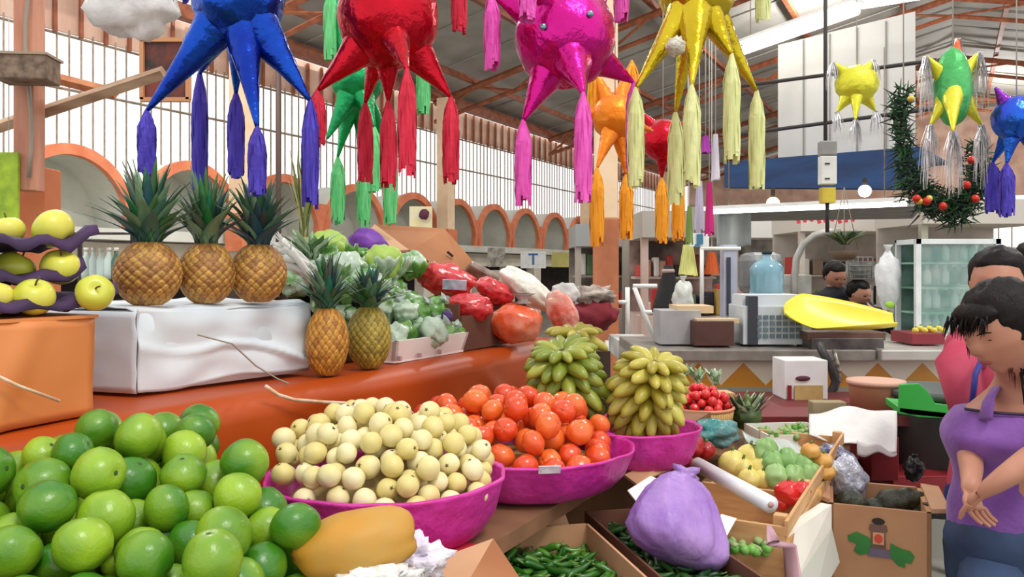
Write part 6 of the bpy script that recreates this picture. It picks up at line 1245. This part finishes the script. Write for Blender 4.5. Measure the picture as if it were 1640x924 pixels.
m = MB(); m.loft([(W(1634, 812, 2.25), .150, .12), (W(1626, 850, 2.24), .180, .14), (W(1630, 890, 2.25), .188, .15), (W(1634, 940, 2.27), .19, .15), (W(1640, 990, 2.27), .15, .12)], wob=.03)
k1, k2 = W(1590, 0, 2.15).x, W(1690, 0, 2.3).x
m.tube([W(1596, 905, 2.2), W(1590, 970, 2.17), Vector((k1, 2.16, .5)), Vector((k1, 2.2, .1))], [.09, .092, .075, .065], 18); m.tube([W(1680, 905, 2.32), W(1690, 970, 2.33), Vector((k2, 2.34, .5)), Vector((k2, 2.38, .1))], [.10, .105, .075, .065], 18)
m.build('jeans', jm, wt)

# --- simpler standing people
def person(px, ytop, d, label, topm, legm, pose='stand', hairc=hairm, face=(-.8, -.4, -.1), hs=.112, arms=None, hips=.95, lean=0, group=None, sk=skin, hairlen=0, yoff=0):
    hd = W(px, ytop+hs*F/d, d); x, y = hd.x, d; t = thing('person', (x, y, 0), label, 'person', group); js, es = {}, []; sc = hd.z-hs*1.1
    sh = sc-(.015 if d > 4 else .045); js['pel'] = (Vector((x+lean, y, sh-.52)), (.14, .10)); js['wa'] = (Vector((x+lean*.7, y, sh-.32)), (.125, .095)); js['ch'] = (Vector((x+lean*.3, y, sh-.13)), (.14, .105)); js['uc'] = (Vector((x, y+.01, sh-.02)), (.12, .08)); js['nk'] = (Vector((x, y+.01, sh+.05)), .05); js['hb'] = (Vector((x, y, sh+.10)), .05)
    es = [('pel', 'wa'), ('wa', 'ch'), ('ch', 'uc'), ('uc', 'nk'), ('nk', 'hb')]; arms = arms or [[(-.19, 0, -.06), (-.23, 0, -.32), (-.2, -.12, -.52)], [(.19, 0, -.06), (.23, 0, -.32), (.2, -.12, -.52)]]
    base = Vector((x, y, sh)); tj = {'a': (js['pel'][0], (.17, .13)), 'b': (js['wa'][0], (.155, .12)), 'c': (js['ch'][0], (.17, .13)), 'd': (js['uc'][0], (.15, .105)), 'n': (js['uc'][0]+Vector((0, 0, .055)), (.075, .07))}; te = [('a', 'b'), ('b', 'c'), ('c', 'd'), ('d', 'n')]
    for i, A_ in enumerate(arms):
        pts = [base+Vector(q) for q in A_]; chain(js, es, f'a{i}', pts, [.048, .038, .026], 'uc'); dr = (pts[2]-pts[1]).normalized(); sd = dr.cross(Vector((0, 1, .3))).normalized(); hand(js, es, f'a{i}2', pts[2], dr, sd, dr.cross(sd), .95, .5)
        tj[f's{i}'] = (pts[0], .072); tj[f'e{i}'] = (pts[0].lerp(pts[1], 1.0 if d > 5 else .6), .062); te += [('d', f's{i}'), (f's{i}', f'e{i}')]
    pz = js['pel'][0].z
    for i, sx in enumerate((-.09, .09)):
        chain(js, es, f'l{i}', [Vector((x+lean+sx, y, pz-.12)), Vector((x+lean+sx, y, pz*.5)), Vector((x+lean+sx, y, .08))], [.08, .055, .04], 'pel'); js[f'f{i}'] = (Vector((x+lean+sx, y-.12, .035)), .032); es.append((f'l{i}2', f'f{i}'))
    skinmesh('body', js, es, sk, t, 'pel'); m = MB(); M_ = head_mesh(m, hd, hs, face, (0, 0, 1)); ho = m.build('head', sk, t)
    for sx in (-1, 1): MB().blob(onhead(hd, hs, M_, sx*.4, .84, .08), (.013, .008, .005), 10, 6, 0, 1, 0, M_).build('eye', mat('eye_dark', (40, 26, 22)), ho)
    m = MB(); m.blob(onhead(hd, hs, M_, 0, -.18, .26), (hs*.84, hs*.95, hs*.9), 28, 20, .1, 3, 2, M_, hfn)
    if hairlen: hair_strands(m, lambda r: onhead(hd, hs, M_, r.uniform(-.9, .9), r.uniform(-.9, 0), r.uniform(-.2, .5)), 70, hairlen, .2, 4, (0, 0, -1), .006)
    m.build('hair', hairc, t); m = MB(); P_ = lambda k, dz=0: js[k][0]+Vector((0, 0, dz))
    m.loft([(P_('pel', -.03), .165, .125), (P_('wa'), .145, .115), (P_('ch'), .165, .125), (P_('uc', -.03), .172, .125), (P_('uc', .02), .150, .110), (P_('uc', .05), .085, .075), (P_('uc', .075), .056, .056)], wob=.05)
    for i in range(len(arms)): a_, b_ = tj[f's{i}'][0], tj[f'e{i}'][0]; m.tube([P_('uc', -.01).lerp(a_, .35), P_('uc', -.005).lerp(a_, .8), a_, b_], [.066, .072, .068, .056], 14)
    m.build('shirt', topm, t)
    tj = {'h': (js['pel'][0]+Vector((0, 0, .02)), (.165, .125)), 'h2': (js['pel'][0]-Vector((0, 0, .08)), (.165, .125))}; te = [('h', 'h2')]
    for i, sx in enumerate((-.09, .09)): b_ = js['pel'][0]; tj[f'k{i}'] = (Vector((b_.x+sx, y, pz*.5)), .075); tj[f'n{i}'] = (Vector((b_.x+sx, y, .12)), .06); te += [('h2', f'k{i}'), (f'k{i}', f'n{i}')]
    m = MB(); b_ = js['pel'][0]; m.loft([(b_+Vector((0, 0, .04)), .15, .115), (b_, .165, .125), (b_-Vector((0, 0, .1)), .17, .125), (b_-Vector((0, 0, .17)), .12, .09)])
    for i, sx in enumerate((-.09, .09)): m.tube([b_+Vector((sx*.9, 0, -.08)), b_+Vector((sx, 0, -.2)), Vector((b_.x+sx, y, pz*.5)), Vector((b_.x+sx, y, .1))], [.08, .088, .07, .06], 14)
    m.build('trousers', legm, t); return t
blks = mat('black_shirt', (20, 20, 26), (34, 34, 40), .8, scale=6); dkt = mat('dark_trousers', (34, 34, 44), None, .8)
person(1338, 421, 5.75, 'vendor in black shirt behind the yellow scoop scale', blks, dkt, face=(.1, -.9, -.35), hs=.098, arms=[[(-.18, 0, -.07), (-.22, -.1, -.30), (-.10, -.32, -.36)], [(.18, 0, -.07), (.24, -.12, -.22), (.18, -.38, -.30)]])
person(1376, 450, 5.55, 'second person in black leaning an arm onto the counter', blks, dkt, face=(.5, -.8, -.3), hs=.088, arms=[[(-.15, 0, -.07), (-.2, .05, -.30), (-.14, -.1, -.45)], [(.13, -.05, -.05), (.20, -.25, -.14), (.26, -.42, -.20)]])
pinkt = mat('pink_top', (206, 84, 110), (190, 60, 90), .8, scale=6); bluet = mat('blue_top', (40, 44, 130), (50, 60, 150), .8)
person(1598, 402, 2.75, 'shopper in pink with raised forearm standing behind the woman in purple', pinkt, mat('navy_skirt', (34, 50, 110), (44, 62, 130), .8), face=(-.6, -.7, -.1), hairlen=.12, arms=[[(-.17, -.06, -.09), (-.165, -.16, -.34), (-.04, -.22, -.31)], [(.17, 0, -.07), (.2, 0, -.3), (.18, -.1, -.5)]])
person(1655, 392, 3.3, 'dark haired shopper half out of view at the picture edge', bluet, dkt, face=(-.5, .6, 0), hairlen=.18)
# handbag strap piece in blue
t = thing('blue_bag', W(1552, 690, 2.5), 'blue shoulder bag held against the pink shopper', 'bag')
MB().blob(W(1549, 690, 2.52), (.04, .06, .085), 24, 16, .1, 2).build('body', mat('bag_blue', (36, 52, 120), (50, 70, 140), .6, scale=8), t); MB().tube([W(1556, 655, 2.5), W(1562, 600, 2.5), W(1575, 570, 2.6)], .009, 6).build('strap', mat('bag_blue2', (40, 40, 130)), t)
for o in [o for o in bpy.data.objects if o.type == 'MESH' and not o.users_scene]: bpy.data.objects.remove(o)
